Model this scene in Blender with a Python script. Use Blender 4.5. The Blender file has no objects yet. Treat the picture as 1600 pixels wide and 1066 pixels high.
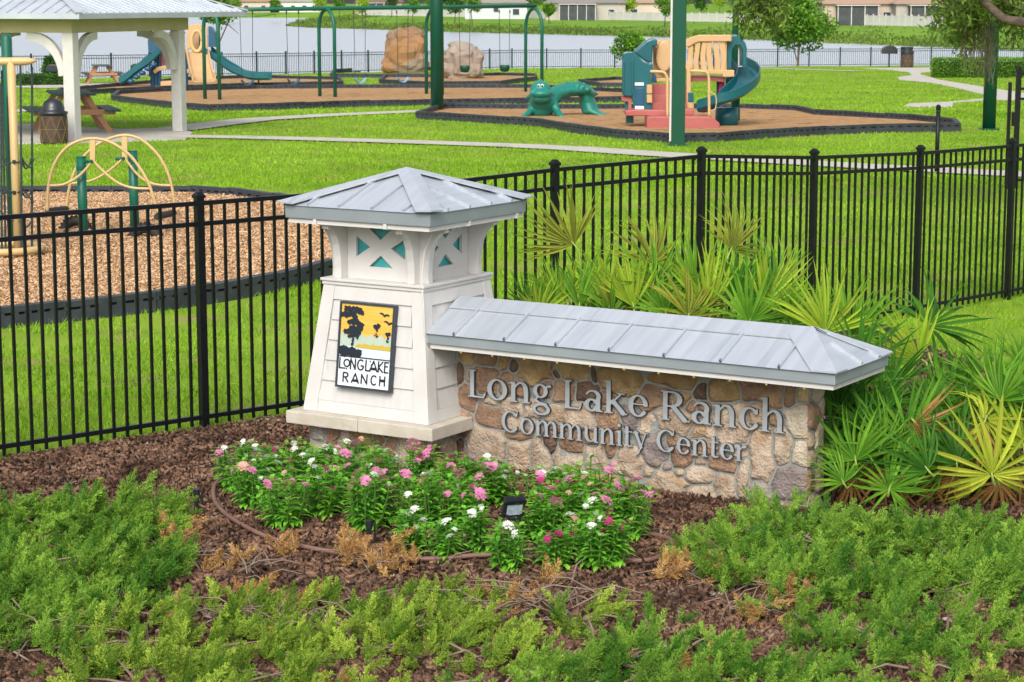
import bpy, bmesh, math, random
import numpy as np
from mathutils import Vector, Matrix, noise

# ------------------------------------------------------------------ camera
SC = bpy.context.scene
COL = SC.collection
FPX = 3290.0                       # focal length in pixels of a 1600 px wide frame
PITCH = math.atan(533 / FPX)
HC = 2.72                          # eye height above the flower bed
cam_d = bpy.data.cameras.new('camera')
cam = bpy.data.objects.new('camera', cam_d)
COL.objects.link(cam)
cam.location = (0, 0, HC)
cam.rotation_euler = (math.pi / 2 - PITCH, 0, 0)
cam_d.sensor_width = 36.0
cam_d.lens = 36.0 * FPX / 1600
cam_d.clip_end = 5000
cam_d.clip_start = 0.1
cam_d.dof.use_dof = True
cam_d.dof.focus_distance = 12.0
cam_d.dof.aperture_fstop = 16.0
SC.camera = cam

# ------------------------------------------------------------------ world, sun, exposure
world = bpy.data.worlds.new('World')
SC.world = world
world.use_nodes = True
wn = world.node_tree
wn.nodes.clear()
w_out = wn.nodes.new('ShaderNodeOutputWorld')
w_bg = wn.nodes.new('ShaderNodeBackground')
w_sky = wn.nodes.new('ShaderNodeTexSky')
w_sky.sky_type = 'NISHITA'
w_sky.sun_disc = False
SUN_EL, SUN_AZ = 42.0, 190.0       # azimuth the light comes from, clockwise from +Y
w_sky.sun_elevation = math.radians(SUN_EL)
w_sky.sun_rotation = math.radians(SUN_AZ)
w_sky.air_density = 1.0
w_sky.dust_density = 4.0
w_sky.ozone_density = 1.0
w_hs = wn.nodes.new('ShaderNodeHueSaturation')
w_hs.inputs['Saturation'].default_value = 0.42
w_bg.inputs['Strength'].default_value = 0.15
wn.links.new(w_sky.outputs[0], w_hs.inputs['Color'])
wn.links.new(w_hs.outputs[0], w_bg.inputs[0])
wn.links.new(w_bg.outputs[0], w_out.inputs[0])
sun_d = bpy.data.lights.new('sun', 'SUN')
sun_d.energy = 1.25
sun_d.angle = math.radians(25)
sun_d.color = (1.0, 0.95, 0.87)
sun = bpy.data.objects.new('sun', sun_d)
COL.objects.link(sun)
_el, _az = math.radians(SUN_EL), math.radians(SUN_AZ)
_dir = Vector((math.sin(_az) * math.cos(_el), math.cos(_az) * math.cos(_el), math.sin(_el)))
sun.rotation_euler = _dir.to_track_quat('Z', 'Y').to_euler()
SC.view_settings.view_transform = 'Standard'
SC.view_settings.look = 'None'
SC.view_settings.gamma = 1.0
SC.view_settings.exposure = 0.60
SC.view_settings.use_curve_mapping = False

# ------------------------------------------------------------------ geometry of the site
cF = np.array([0, math.cos(PITCH), -math.sin(PITCH)])
cU = np.array([0, math.sin(PITCH), math.cos(PITCH)])
cR = np.array([1.0, 0, 0])
C0 = np.array([0, 0, HC])
LF_X = [-60, -24.5, -14.3, 0.0, 31.8, 60]
LF_Y = [84, 108.2, 118.9, 138.3, 150.5, 156]      # the lake fence line
def ray(x, y): return cF * FPX + cR * (x - 800) + cU * (533 - y)
def at(x, y, Y):
    r = ray(x, y); return C0 + r * (Y / r[1])
def gz(x, y):
    z = -0.0135 * max(y - 13.5, 0.0)
    z += 0.125 * math.exp(-((x - 1.2) ** 2 + (y - 15.9) ** 2) / 3.0)
    e = float(np.interp(x, LF_X, LF_Y)) + 1.2
    if y > e: z -= min((y - e) * 0.35, 3.0)
    return z
def gp(x, y, lift=0.0):
    r = ray(x, y); t = r[2] / r[1]
    Y = -(HC - lift) / t
    if Y > 13.5: Y = (-(HC - lift) + 0.0135 * 13.5) / (t + 0.0135)
    X = r[0] / r[1] * Y
    return np.array([X, Y, gz(X, Y)])
def V(p): return Vector((float(p[0]), float(p[1]), float(p[2])))
def inpoly(px, py, poly):
    px = np.asarray(px); py = np.asarray(py)
    c = np.zeros(px.shape, bool); n = len(poly); j = n - 1
    for i in range(n):
        xi, yi = poly[i][0], poly[i][1]; xj, yj = poly[j][0], poly[j][1]
        m = ((yi > py) != (yj > py)) & (px < (xj - xi) * (py - yi) / ((yj - yi) + 1e-12) + xi)
        c ^= m; j = i
    return c

# ------------------------------------------------------------------ materials
def lin(h):
    h = h.lstrip('#'); o = []
    for i in (0, 2, 4):
        c = int(h[i:i + 2], 16) / 255
        o.append(c / 12.92 if c <= 0.04045 else ((c + 0.055) / 1.055) ** 2.4)
    return o
def col(h, k=1.0):
    c = lin(h); return (c[0] * k, c[1] * k, c[2] * k, 1)
def mat(name, c1, c2=None, scale=8.0, rough=0.6, metal=0.0, bump=0.0, bscale=40.0, island=0.0, objr=0.0,
        spec=0.5, detail=4.0, transl=0.0, c3=None, s3=1.0, t3=0.6, stretch=None, coat=0.0, rotz=None, attr=None):
    """Principled material: noise mix of two colours, optional third in patches, per-island / per-object value jitter, noise bump."""
    m = bpy.data.materials.new(name); m.use_nodes = True
    nt = m.node_tree; N = nt.nodes; L = nt.links
    b = N['Principled BSDF']
    b.inputs['Roughness'].default_value = rough
    b.inputs['Metallic'].default_value = metal
    b.inputs['Specular IOR Level'].default_value = spec
    b.inputs['Coat Weight'].default_value = coat
    tc = N.new('ShaderNodeTexCoord')
    src = tc.outputs['Object']
    if rotz is not None:
        m0 = N.new('ShaderNodeMapping'); m0.inputs['Rotation'].default_value = (0, 0, rotz); L.new(src, m0.inputs[0]); src = m0.outputs[0]
    if stretch:
        mp = N.new('ShaderNodeMapping'); mp.inputs['Scale'].default_value = stretch
        L.new(src, mp.inputs[0]); src = mp.outputs[0]
    cur = None
    if c2 is not None:
        nz = N.new('ShaderNodeTexNoise'); nz.inputs['Scale'].default_value = scale; nz.inputs['Detail'].default_value = detail
        L.new(src, nz.inputs['Vector'])
        rp = N.new('ShaderNodeValToRGB'); rp.color_ramp.elements[0].position = 0.33; rp.color_ramp.elements[1].position = 0.67
        rp.color_ramp.elements[0].color = c1; rp.color_ramp.elements[1].color = c2
        if attr:
            at_ = N.new('ShaderNodeAttribute'); at_.attribute_name = attr
            rp.color_ramp.elements[0].position = 0.0; rp.color_ramp.elements[1].position = 1.0
            L.new(at_.outputs['Fac'], rp.inputs[0])
        else: L.new(nz.outputs['Fac'], rp.inputs[0])
        cur = rp.outputs[0]
    else:
        rgb = N.new('ShaderNodeRGB'); rgb.outputs[0].default_value = c1; cur = rgb.outputs[0]
    if c3 is not None:
        n3 = N.new('ShaderNodeTexNoise'); n3.inputs['Scale'].default_value = s3; n3.inputs['Detail'].default_value = 5
        L.new(src, n3.inputs['Vector'])
        r3 = N.new('ShaderNodeValToRGB'); r3.color_ramp.elements[0].position = t3; r3.color_ramp.elements[1].position = min(1, t3 + 0.12)
        L.new(n3.outputs['Fac'], r3.inputs[0])
        mx = N.new('ShaderNodeMix'); mx.data_type = 'RGBA'
        L.new(r3.outputs[0], mx.inputs['Factor']); L.new(cur, mx.inputs['A']); mx.inputs['B'].default_value = c3
        cur = mx.outputs['Result']
    if island or objr:
        hs = N.new('ShaderNodeHueSaturation'); L.new(cur, hs.inputs['Color'])
        if island:
            g = N.new('ShaderNodeNewGeometry'); s = g.outputs['Random Per Island']; a = island
        else:
            g = N.new('ShaderNodeObjectInfo'); s = g.outputs['Random']; a = objr
        mr = N.new('ShaderNodeMapRange'); mr.inputs['To Min'].default_value = 1 - a; mr.inputs['To Max'].default_value = 1 + a
        L.new(s, mr.inputs['Value']); L.new(mr.outputs[0], hs.inputs['Value'])
        cur = hs.outputs[0]
    L.new(cur, b.inputs['Base Color'])
    if bump:
        nb = N.new('ShaderNodeTexNoise'); nb.inputs['Scale'].default_value = bscale; nb.inputs['Detail'].default_value = 6
        L.new(src, nb.inputs['Vector'])
        bp = N.new('ShaderNodeBump'); bp.inputs['Strength'].default_value = bump; bp.inputs['Distance'].default_value = 0.02
        L.new(nb.outputs['Fac'], bp.inputs['Height']); L.new(bp.outputs[0], b.inputs['Normal'])
    if transl:
        tr = N.new('ShaderNodeBsdfTranslucent'); L.new(cur, tr.inputs['Color'])
        ms = N.new('ShaderNodeMixShader'); ms.inputs[0].default_value = transl
        L.new(b.outputs[0], ms.inputs[1]); L.new(tr.outputs[0], ms.inputs[2])
        L.new(ms.outputs[0], N['Material Output'].inputs['Surface'])
    return m

# ------------------------------------------------------------------ mesh builder
def link(name, me, m, parent=None, loc=None):
    o = bpy.data.objects.new(name, me); COL.objects.link(o)
    if m is not None and me is not None and len(me.materials) == 0: me.materials.append(m)
    if parent is not None: o.parent = parent
    if loc is not None: o.location = loc
    return o
def tag(o, label=None, cat=None, group=None, kind=None):
    if label: o['label'] = label
    if cat: o['category'] = cat
    if group: o['group'] = group
    if kind: o['kind'] = kind
    return o
def thing(name, loc, label, cat, group=None, rz=0.0):
    o = bpy.data.objects.new(name, None); COL.objects.link(o)
    o.empty_display_size = 0.2
    o.location = (float(loc[0]), float(loc[1]), float(loc[2])); o.rotation_euler = (0, 0, rz)
    return tag(o, label, cat, group)
class MB:
    def __init__(s): s.v = []; s.f = []
    def add(s, vs, fs):
        n = len(s.v); s.v += [tuple(map(float, p)) for p in vs]; s.f += [tuple(i + n for i in q) for q in fs]; return s
    def hexa(s, b, t):               # bottom 4, top 4 points, same order
        return s.add(list(b) + list(t), [(3, 2, 1, 0), (4, 5, 6, 7), (0, 1, 5, 4), (1, 2, 6, 5), (2, 3, 7, 6), (3, 0, 4, 7)])
    def box(s, c, d, ax=None):       # centre, full size, optional 3 axes
        c = np.array(c, float); a = np.eye(3) if ax is None else np.array(ax, float)
        h = [a[i] * d[i] / 2 for i in range(3)]
        q = [(-1, -1), (1, -1), (1, 1), (-1, 1)]
        return s.hexa([c + h[0] * i + h[1] * j - h[2] for i, j in q], [c + h[0] * i + h[1] * j + h[2] for i, j in q])
    def bar(s, p, q, w, h, up=(0, 0, 1)):   # box beam from p to q
        p = np.array(p, float); q = np.array(q, float); d = q - p; L = np.linalg.norm(d); d = d / L
        up = np.array(up, float); sd = np.cross(d, up)
        if np.linalg.norm(sd) < 1e-6: sd = np.array([1.0, 0, 0])
        sd /= np.linalg.norm(sd); u2 = np.cross(sd, d)
        return s.box((p + q) / 2, (L, w, h), (d, sd, u2))
    def tube(s, pts, r, n=8, caps=True):
        pts = [np.array(p, float) for p in pts]; m = len(pts)
        rs = r if hasattr(r, '__len__') else [r] * m
        base = len(s.v); prev = None
        for i, p in enumerate(pts):
            d = pts[min(i + 1, m - 1)] - pts[max(i - 1, 0)]; d = d / (np.linalg.norm(d) + 1e-12)
            if prev is None:
                a = np.array([0, 0, 1.0]) if abs(d[2]) < 0.9 else np.array([1.0, 0, 0])
                e = np.cross(d, a)
            else: e = prev - d * (prev @ d)
            e /= np.linalg.norm(e) + 1e-12; prev = e; g = np.cross(d, e)
            for k in range(n):
                t = 2 * math.pi * k / n
                s.v.append(tuple(p + rs[i] * (math.cos(t) * e + math.sin(t) * g)))
        for i in range(m - 1):
            for k in range(n):
                k2 = (k + 1) % n
                s.f.append((base + i * n + k, base + i * n + k2, base + (i + 1) * n + k2, base + (i + 1) * n + k))
        if caps:
            s.f.append(tuple(base + k for k in range(n))[::-1]); s.f.append(tuple(base + (m - 1) * n + k for k in range(n)))
        return s
    def prism(s, poly, off):         # planar polygon of 3d points and an extrusion vector
        n = len(poly); off = np.array(off, float)
        a = [np.array(p, float) for p in poly]
        return s.add(a + [p + off for p in a], [tuple(range(n))[::-1], tuple(range(n, 2 * n))] +
                     [(i, (i + 1) % n, n + (i + 1) % n, n + i) for i in range(n)])
    def px(s, poly, Y, depth):       # outline given as seen from the photograph, standing at distance Y, real depth
        return s.prism([at(x, y, Y) for x, y in poly], (0, depth, 0))
    def lathe(s, prof, c, n=16):
        base = len(s.v); m = len(prof)
        for r, z in prof:
            for k in range(n):
                t = 2 * math.pi * k / n; s.v.append((c[0] + r * math.cos(t), c[1] + r * math.sin(t), c[2] + z))
        for i in range(m - 1):
            for k in range(n):
                k2 = (k + 1) % n
                s.f.append((base + i * n + k, base + i * n + k2, base + (i + 1) * n + k2, base + (i + 1) * n + k))
        s.f.append(tuple(base + k for k in range(n))[::-1]); s.f.append(tuple(base + (m - 1) * n + k for k in range(n)))
        return s
    def mesh(s, name, org=(0, 0, 0), smooth=False, fix=True):
        me = bpy.data.meshes.new(name)
        v = np.array(s.v, float) - np.array(org, float)
        me.from_pydata([tuple(p) for p in v], [], s.f)
        if fix:
            bm = bmesh.new(); bm.from_mesh(me); bmesh.ops.recalc_face_normals(bm, faces=bm.faces); bm.to_mesh(me); bm.free()
        if smooth: me.polygons.foreach_set('use_smooth', [True] * len(me.polygons))
        me.update(); return me
    def build(s, name, m, parent=None, smooth=False, bevel=0.0, local=False, fix=True):
        org = (0, 0, 0)
        if parent is not None and not local: org = root_loc(parent)
        me = s.mesh(name, org, smooth, fix)
        o = link(name, me, m, parent)
        if bevel:
            b = o.modifiers.new('bevel', 'BEVEL'); b.width = bevel; b.segments = 2; b.limit_method = 'ANGLE'; b.angle_limit = math.radians(40)
        return o
def root_loc(o):
    p = np.zeros(3)
    while o is not None: p += np.array(o.location); o = o.parent
    return p
def np_mesh(name, verts, faces, smooth=False, tint=None):
    """fast mesh from arrays; faces (n,3) or (n,4)"""
    me = bpy.data.meshes.new(name); nv = len(verts); nf, k = faces.shape
    me.vertices.add(nv); me.vertices.foreach_set('co', np.ascontiguousarray(verts, np.float32).ravel())
    me.loops.add(nf * k); me.loops.foreach_set('vertex_index', np.ascontiguousarray(faces, np.int32).ravel())
    me.polygons.add(nf); me.polygons.foreach_set('loop_start', np.arange(0, nf * k, k, dtype=np.int32))
    try: me.polygons.foreach_set('loop_total', np.full(nf, k, dtype=np.int32))
    except Exception: pass
    if smooth: me.polygons.foreach_set('use_smooth', np.ones(nf, bool))
    me.update(calc_edges=True)
    if tint is not None:
        a = me.attributes.new('tint', 'FLOAT', 'POINT'); a.data.foreach_set('value', np.ascontiguousarray(tint, np.float32))
    return me
def copy_tree(o, parent=None):
    c = o.copy(); COL.objects.link(c)
    c.parent = parent
    for ch in list(o.children):
        copy_tree(ch, c)
    return c
RNG = np.random.default_rng(7)
random.seed(11)

# ------------------------------------------------------------------ palette
M = {}
M['lawn'] = mat('lawn', col('#7a9a2c', .74), col('#94b436', .74), 0.9, 0.9, bump=0.6, bscale=30, c3=col('#aa9a68', .70), s3=1.1, t3=0.57, detail=9, spec=0.1)
M['grass'] = mat('grass_blades', col('#78a526', .86), col('#9fc93a', .88), 0.30, 0.6, island=0.22, transl=0.35, c3=col('#b5aa62', .85), s3=0.8, t3=0.61, spec=0.12, detail=8)
M['bankgrass'] = mat('bank_grass', col('#7fae35', .55), col('#97c43f', .55), 0.05, 0.9, bump=0.5, bscale=3, c3=col('#5f8a2c', .5), s3=0.12, t3=0.55, spec=0.1)
M['soil'] = mat('mulch_soil', col('#3c2e26', .7), col('#5a463a', .7), 14, 0.95, bump=1.0, bscale=50, spec=0.1)
M['chip'] = mat('mulch_chip', col('#483328', .8), col('#806350', .8), 3.0, 0.9, island=0.8, spec=0.2, c3=col('#a09184', .9), s3=7, t3=0.63)
M['playchip'] = mat('play_chips', col('#ac845a', .8), col('#c6a074', .8), 12, 0.95, bump=1.0, bscale=26, spec=0.1, detail=12, c3=col('#84633f', .75), s3=3.0, t3=0.56)
M['playchip_s'] = mat('play_chip_pieces', col('#b08a66', .82), col('#d3b18c', .85), 5, 0.9, island=0.5, spec=0.1)
M['concrete'] = mat('concrete', col('#c9c3b8', .72), col('#d8d3c9', .72), 3, 0.85, bump=0.2, spec=0.2, c3=col('#b5ada0', .72), s3=1.2, t3=0.62)
M['cast'] = mat('cast_stone', col('#cfc6b6', .72), col('#ddd5c6', .72), 9, 0.85, bump=0.25, bscale=120, spec=0.2, c3=col('#b0a894', .72), s3=5, t3=0.64)
M['white'] = mat('white_siding', col('#e6e4e2', .70), col('#dedcda', .70), 5, 0.55, bump=0.05, bscale=90, spec=0.3, c3=col('#cbc5ba', .70), s3=2.0, t3=0.60, stretch=(5, 5, .8))
M['trim'] = mat('white_trim', col('#e8e6e3', .72), col('#e0ddd9', .72), 6, 0.5, spec=0.35)
M['metal'] = mat('standing_seam_metal', col('#bac2cc', .80), col('#c8cfd8', .80), 2.0, 0.40, metal=0.25, spec=0.5, stretch=(9, .8, .66), rotz=math.radians(32), detail=4, c3=col('#adb6c0', .80), s3=1.4, t3=0.57)
M['fascia'] = mat('metal_fascia', col('#a7b2b9', .66), col('#b5bfc6', .66), 4, 0.45, metal=0.25)
M['mortar'] = mat('mortar', col('#8f938f', .8), col('#a2a49f', .8), 18, 0.95, bump=0.5, bscale=70, spec=0.1)
M['black'] = mat('black_fence_paint', col('#0b0d10', 1), col('#121518', 1), 20, 0.42, spec=0.3)
M['darkgreen'] = mat('green_post_paint', col('#0f5c44', .55), col('#126048', .55), 2, 0.4, spec=0.35)
M['swinggreen'] = mat('swing_green_paint', col('#14705a', .62), col('#19765c', .62), 2, 0.4, spec=0.4)
M['tanpaint'] = mat('tan_paint', col('#d6b67d', .8), col('#dcbd86', .8), 3, 0.4, spec=0.45)
M['tanplastic'] = mat('tan_plastic', col('#cfa878', .8), col('#d7b182', .8), 2, 0.45, spec=0.45)
M['teal'] = mat('teal_plastic', col('#17626c', .75), col('#1b6b74', .75), 2, 0.32, spec=0.5)
M['navy'] = mat('blue_plastic', col('#23587a', .75), col('#295f80', .75), 2, 0.35, spec=0.5)
M['redp'] = mat('brick_red_plastic', col('#b0605a', .8), col('#b96963', .8), 2, 0.5, spec=0.4)
M['maroon'] = mat('maroon_plastic', col('#7a3d42', .8), None, rough=0.5)
M['magenta'] = mat('magenta_panel', col('#b83d86', .8), None, rough=0.5)
M['timber'] = mat('black_plastic_timber', col('#33383f', .8), col('#42474e', .8), 6, 0.6, objr=0.15, spec=0.4)
M['timber_dark'] = mat('timber_slot_shade', col('#14161a', .8), None, rough=0.8)  # near-black core colour paints shade into the timber slots
M['rubber'] = mat('black_rubber', col('#24221f', .8), col('#35312c', .8), 20, 0.75)
M['chain'] = mat('chain_steel', col('#3a4045', .8), None, rough=0.5, metal=0.3)
M['wood'] = mat('picnic_wood', col('#a97a5a', .8), col('#bd8c69', .8), 6, 0.7, stretch=(1, 1, 6))
M['tabletop'] = mat('table_top_green', col('#28423f', .8), col('#30504c', .8), 5, 0.55)
M['bin'] = mat('bin_brown', col('#45352c', .8), col('#56443a', .8), 12, 0.7)
M['binline'] = mat('bin_strap', col('#8a7049', .8), None, rough=0.6)
M['blackmetal'] = mat('black_metal', col('#1c2026', .9), col('#262b31', .9), 8, 0.35, spec=0.6)
M['teals'] = mat('teal_glass', col('#3fa9ae', .85), col('#55bcc0', .85), 12, 0.25, spec=0.6)
# ------------------------------------------------------------------ terrain
def grid_mesh(name, xs, ys, zf, m, keep=None):
    X, Y = np.meshgrid(xs, ys); nx, ny = len(xs), len(ys)
    Z = np.array([[zf(x, y) for x in xs] for y in ys])
    v = np.stack([X, Y, Z], -1).reshape(-1, 3)
    i = np.arange((ny - 1) * (nx - 1)); r = i // (nx - 1); c = i % (nx - 1)
    f = np.stack([r * nx + c, r * nx + c + 1, (r + 1) * nx + c + 1, (r + 1) * nx + c], -1)
    if keep is not None:
        cc = v[f].mean(1); f = f[keep(cc)]
        u, inv = np.unique(f, return_inverse=True); v = v[u]; f = inv.reshape(f.shape)
    return link(name, np_mesh(name, v, f, True), m)
ys_g = np.concatenate([np.arange(2, 26, 0.5), np.arange(26, 60, 2), np.arange(60, 176, 3)])
tag(grid_mesh('lawn', np.concatenate([np.arange(-100, -12, 4), np.arange(-12, 12, 0.6), np.arange(12, 101, 4)]), ys_g, gz, M['lawn']), kind='structure')
BED = [(-9, 7.2), (-5.4, 10.32), (-1.97, 13.21), (1.40, 16.05), (2.0, 16.7)] + [tuple(gp(x, y)[:2]) for x, y in ((1345, 500), (1400, 516), (1450, 552), (1540, 580), (1640, 606))] + [(9, 12), (9, 4), (-9, 4)]
def in_bed(c): return inpoly(c[:, 0], c[:, 1], BED)
tag(grid_mesh('mulch_bed', np.arange(-9, 9.01, 0.12), np.arange(4, 18, 0.12), lambda x, y: gz(x, y) + 0.012 + 0.012 * noise.noise((x * 2.2, y * 2.2, 0)), M['soil'], in_bed), kind='structure')

# lake and far shore
WATER_Z = -2.9
def lake_material():
    m = bpy.data.materials.new('lake_water'); m.use_nodes = True
    N = m.node_tree.nodes; L = m.node_tree.links; b = N['Principled BSDF']
    b.inputs['Base Color'].default_value = col('#b4bac2', .85); b.inputs['Roughness'].default_value = 0.25
    b.inputs['IOR'].default_value = 1.33; b.inputs['Specular IOR Level'].default_value = 0.8
    tc = N.new('ShaderNodeTexCoord'); mp = N.new('ShaderNodeMapping'); mp.inputs['Scale'].default_value = (0.35, 1.3, 1)
    nz = N.new('ShaderNodeTexNoise'); nz.inputs['Scale'].default_value = 1.1; nz.inputs['Detail'].default_value = 7
    bp = N.new('ShaderNodeBump'); bp.inputs['Strength'].default_value = 0.8; bp.inputs['Distance'].default_value = 0.25
    L.new(tc.outputs['Object'], mp.inputs[0]); L.new(mp.outputs[0], nz.inputs['Vector']); L.new(nz.outputs['Fac'], bp.inputs['Height']); L.new(bp.outputs[0], b.inputs['Normal'])
    return m
tag(MB().add([(-500, 100, WATER_Z), (500, 100, WATER_Z), (500, 1200, WATER_Z), (-500, 1200, WATER_Z)], [(0, 1, 2, 3)]).build('lake', lake_material()), kind='structure')
def wp(x, y):                        # point of the water sheet
    r = ray(x, y); return (C0 + r * ((WATER_Z - HC) / r[2]))[:2]
SHORE_PX = [(-400, 27), (300, 27.5), (430, 28), (520, 28.3), (560, 29.5), (520, 31), (482, 36), (448, 41), (480, 43.5), (560, 45.5), (680, 50), (800, 53), (970, 57), (1150, 62), (1250, 66), (1400, 72), (1560, 79), (1750, 88)]
SHORE = [tuple(wp(*p)) for p in SHORE_PX]
LAND = SHORE + [(400, 220), (400, 2500), (-600, 2500), (-600, SHORE[0][1])]
def seg_dist(P, a, b):
    a = np.array(a); b = np.array(b); d = b - a
    t = np.clip(((P - a) @ d) / (d @ d), 0, 1)[:, None]
    return np.linalg.norm(P - a - t * d, axis=1)
xs_f = np.arange(-330, 331, 6.0); ys_f = np.concatenate([np.arange(190, 760, 6.0), np.arange(760, 2400, 80)])
_X, _Y = np.meshgrid(xs_f, ys_f); _P = np.stack([_X.ravel(), _Y.ravel()], -1)
_d = np.min([seg_dist(_P, SHORE[i], SHORE[i + 1]) for i in range(len(SHORE) - 1)], axis=0)
_in = inpoly(_P[:, 0], _P[:, 1], LAND)
_t = np.clip(_d / 20, 0, 1); _z = np.where(_in, WATER_Z - 0.1 + 1.45 * _t * _t * (3 - 2 * _t), WATER_Z - 0.1 - np.minimum(_d, 5) * 0.1)
FARZ = dict(((round(float(a), 1), round(float(b), 1)), float(c)) for (a, b), c in zip(_P, _z))
tag(grid_mesh('far_bank', xs_f, ys_f, lambda x, y: FARZ[(round(float(x), 1), round(float(y), 1))], M['bankgrass']), kind='structure')
def far_z(): return WATER_Z + 1.35
def fp(x, y):                        # point on the plateau of the far bank
    r = ray(x, y); return C0 + r * ((far_z() - HC) / r[2])

# ------------------------------------------------------------------ paths and pads
SOLID = []                           # footprints without grass
def flat_poly(name, pts, m, lift):
    P = [np.array((p[0], p[1], gz(p[0], p[1]) + lift)) for p in pts]
    o = MB().prism(P, (0, 0, -0.12)).build(name, m)
    SOLID.append([(p[0], p[1]) for p in P]); return tag(o, kind='structure')
def strip(name, px, w, m, lift=0.03):
    c = [gp(*p)[:2] for p in px]; Lp, Rp = [], []
    for i in range(len(c)):
        d = c[min(i + 1, len(c) - 1)] - c[max(i - 1, 0)]; d = d / np.linalg.norm(d); n = np.array([-d[1], d[0]]) * w / 2
        Lp.append(c[i] + n); Rp.append(c[i] - n)
    mb = MB()
    for i in range(len(c) - 1):
        q = [Lp[i], Rp[i], Rp[i + 1], Lp[i + 1]]
        mb.add([(p[0], p[1], gz(p[0], p[1]) + lift) for p in q] , [(0, 1, 2, 3)])
    SOLID.append([tuple(p) for p in Lp] + [tuple(p) for p in Rp[::-1]])
    return tag(mb.build(name, m), kind='structure')
strip('path', [(250, 214), (400, 216.5), (600, 222), (800, 229), (900, 234), (1000, 241), (1100, 247), (1200, 253), (1300, 259), (1450, 267), (1700, 280)], 1.25, M['concrete'])
strip('path', [(262, 205), (330, 196), (400, 188), (520, 181), (650, 175.5), (720, 173)], 1.3, M['concrete'], 0.034)
strip('path', [(-80, 178), (-10, 176), (60, 173)], 1.4, M['concrete'])
strip('path', [(30, 138), (110, 134.5), (190, 131.5), (250, 129)], 3.0, M['concrete'])
strip('path', [(1150, 106), (1250, 109), (1345, 112)], 1.2, M['concrete'])
flat_poly('pavement', [gp(*p)[:2] for p in ((-60, 227), (110, 225), (200, 222), (290, 219), (302, 208), (270, 201), (190, 203), (130, 200), (60, 196), (-60, 190))], M['concrete'], 0.026)
flat_poly('pavement', [gp(*p)[:2] for p in ((1345, 107), (1465, 106), (1470, 113), (1440, 113.5), (1438, 117), (1455, 121), (1465, 125), (1540, 137), (1600, 146), (1680, 152), (1680, 163), (1600, 157), (1550, 157), (1490, 161.5), (1487, 168), (1412, 167), (1420, 162.5), (1480, 160), (1535, 155), (1538, 149), (1500, 139.5), (1455, 130), (1405, 125.5), (1402, 121.5), (1425, 118), (1420, 113.5), (1390, 110))], M['concrete'], 0.022)

# ------------------------------------------------------------------ playground pits with black plastic border timbers
def timber_mesh():
    mb = MB(); h = 0.24
    mb.box((0, 0, h / 2), (0.985, 0.05, h - 0.006))
    mb.box((0, 0, h - 0.03), (0.99, 0.11, 0.06)); mb.box((0, 0, 0.075), (0.99, 0.105, 0.15))
    for i in range(6): mb.box((-0.495 + 0.198 * i * 1.0, 0, 0.165), (0.10 if 0 < i < 5 else 0.06, 0.105, 0.034))
    me = mb.mesh('timber'); me.materials.append(M['timber']); me.materials.append(M['timber_dark'])
    for p in list(me.polygons)[:6]: p.material_index = 1
    return me
TIMBER = timber_mesh()
def pit(label, px, lift=0.07, hz=1.0, first=None):
    P = [gp(*p)[:2] for p in px]
    c = np.mean(P, axis=0)
    surf = flat_poly('wood_chip_surface', P, M['playchip'], lift)
    root = thing('playground_border', (c[0], c[1], gz(*c)), label, 'border')
    n = len(P)
    for i in range(n):
        a, b = P[i], P[(i + 1) % n]; L = np.linalg.norm(b - a)
        k = max(1, int(round(L / 1.25)))
        for j in range(k):
            p = a + (b - a) * (j / k); q = a + (b - a) * ((j + 1) / k); m_ = (p + q) / 2
            o = link('timber', TIMBER, None, root)
            o.location = (m_[0] - c[0], m_[1] - c[1], gz(*m_) - gz(*c) - 0.02 + random.uniform(-.008, .008))
            o.rotation_euler = (random.uniform(-.01, .01), 0, math.atan2(q[1] - p[1], q[0] - p[0]))
            o.scale = (np.linalg.norm(q - p) * 1.0, 1.0, hz)
    return P
PIT1 = pit('black timber edging around the pit with the dragon and the spiral slide', [(652, 186), (800, 195), (845, 198), (890, 207), (960, 216), (1045, 223), (1120, 222), (1200, 216), (1290, 211), (1370, 208), (1440, 207), (1498, 206), (1490, 198), (1420, 191), (1350, 187), (1275, 183), (1245, 176), (1165, 173), (970, 173.5), (800, 173.5), (692, 172.5)])
PIT2 = pit('long black timber edging around the swing set pit', [(176, 158), (270, 170), (330, 174), (420, 172), (530, 168), (670, 165), (800, 163), (980, 160), (990, 148), (830, 140), (670, 140), (530, 140.5), (400, 141.5), (250, 146), (185, 150)])
PIT3 = pit('black timber edging around the far play structure with the tan slide', [(88, 151), (180, 146), (300, 141), (400, 137), (535, 134.5), (530, 127), (400, 124), (300, 127), (190, 137), (95, 146)])
PIT4 = pit('black timber edging around the orange climbing rock', [(517, 121.5), (594, 122), (690, 122), (690, 110), (600, 110), (522, 114)])
PIT5 = pit('black timber edging around the grey climbing rock', [(594, 131), (670, 135), (780, 134), (838, 126), (836, 121), (780, 120), (690, 123), (602, 123)])
PIT7 = pit('short black timber edging behind the teal dragon', [(905, 131), (940, 137), (1010, 137.5), (1015, 128), (960, 127)])
PIT6 = pit('black timber edging around the nearest pit with the rope net', [(-70, 521), (0, 513), (100, 503), (240, 487), (330, 474), (430, 456), (520, 434), (600, 412), (640, 385), (600, 360), (520, 338), (430, 322), (360, 313), (300, 309), (50, 309), (-80, 311)], 0.07, 0.85)

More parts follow.
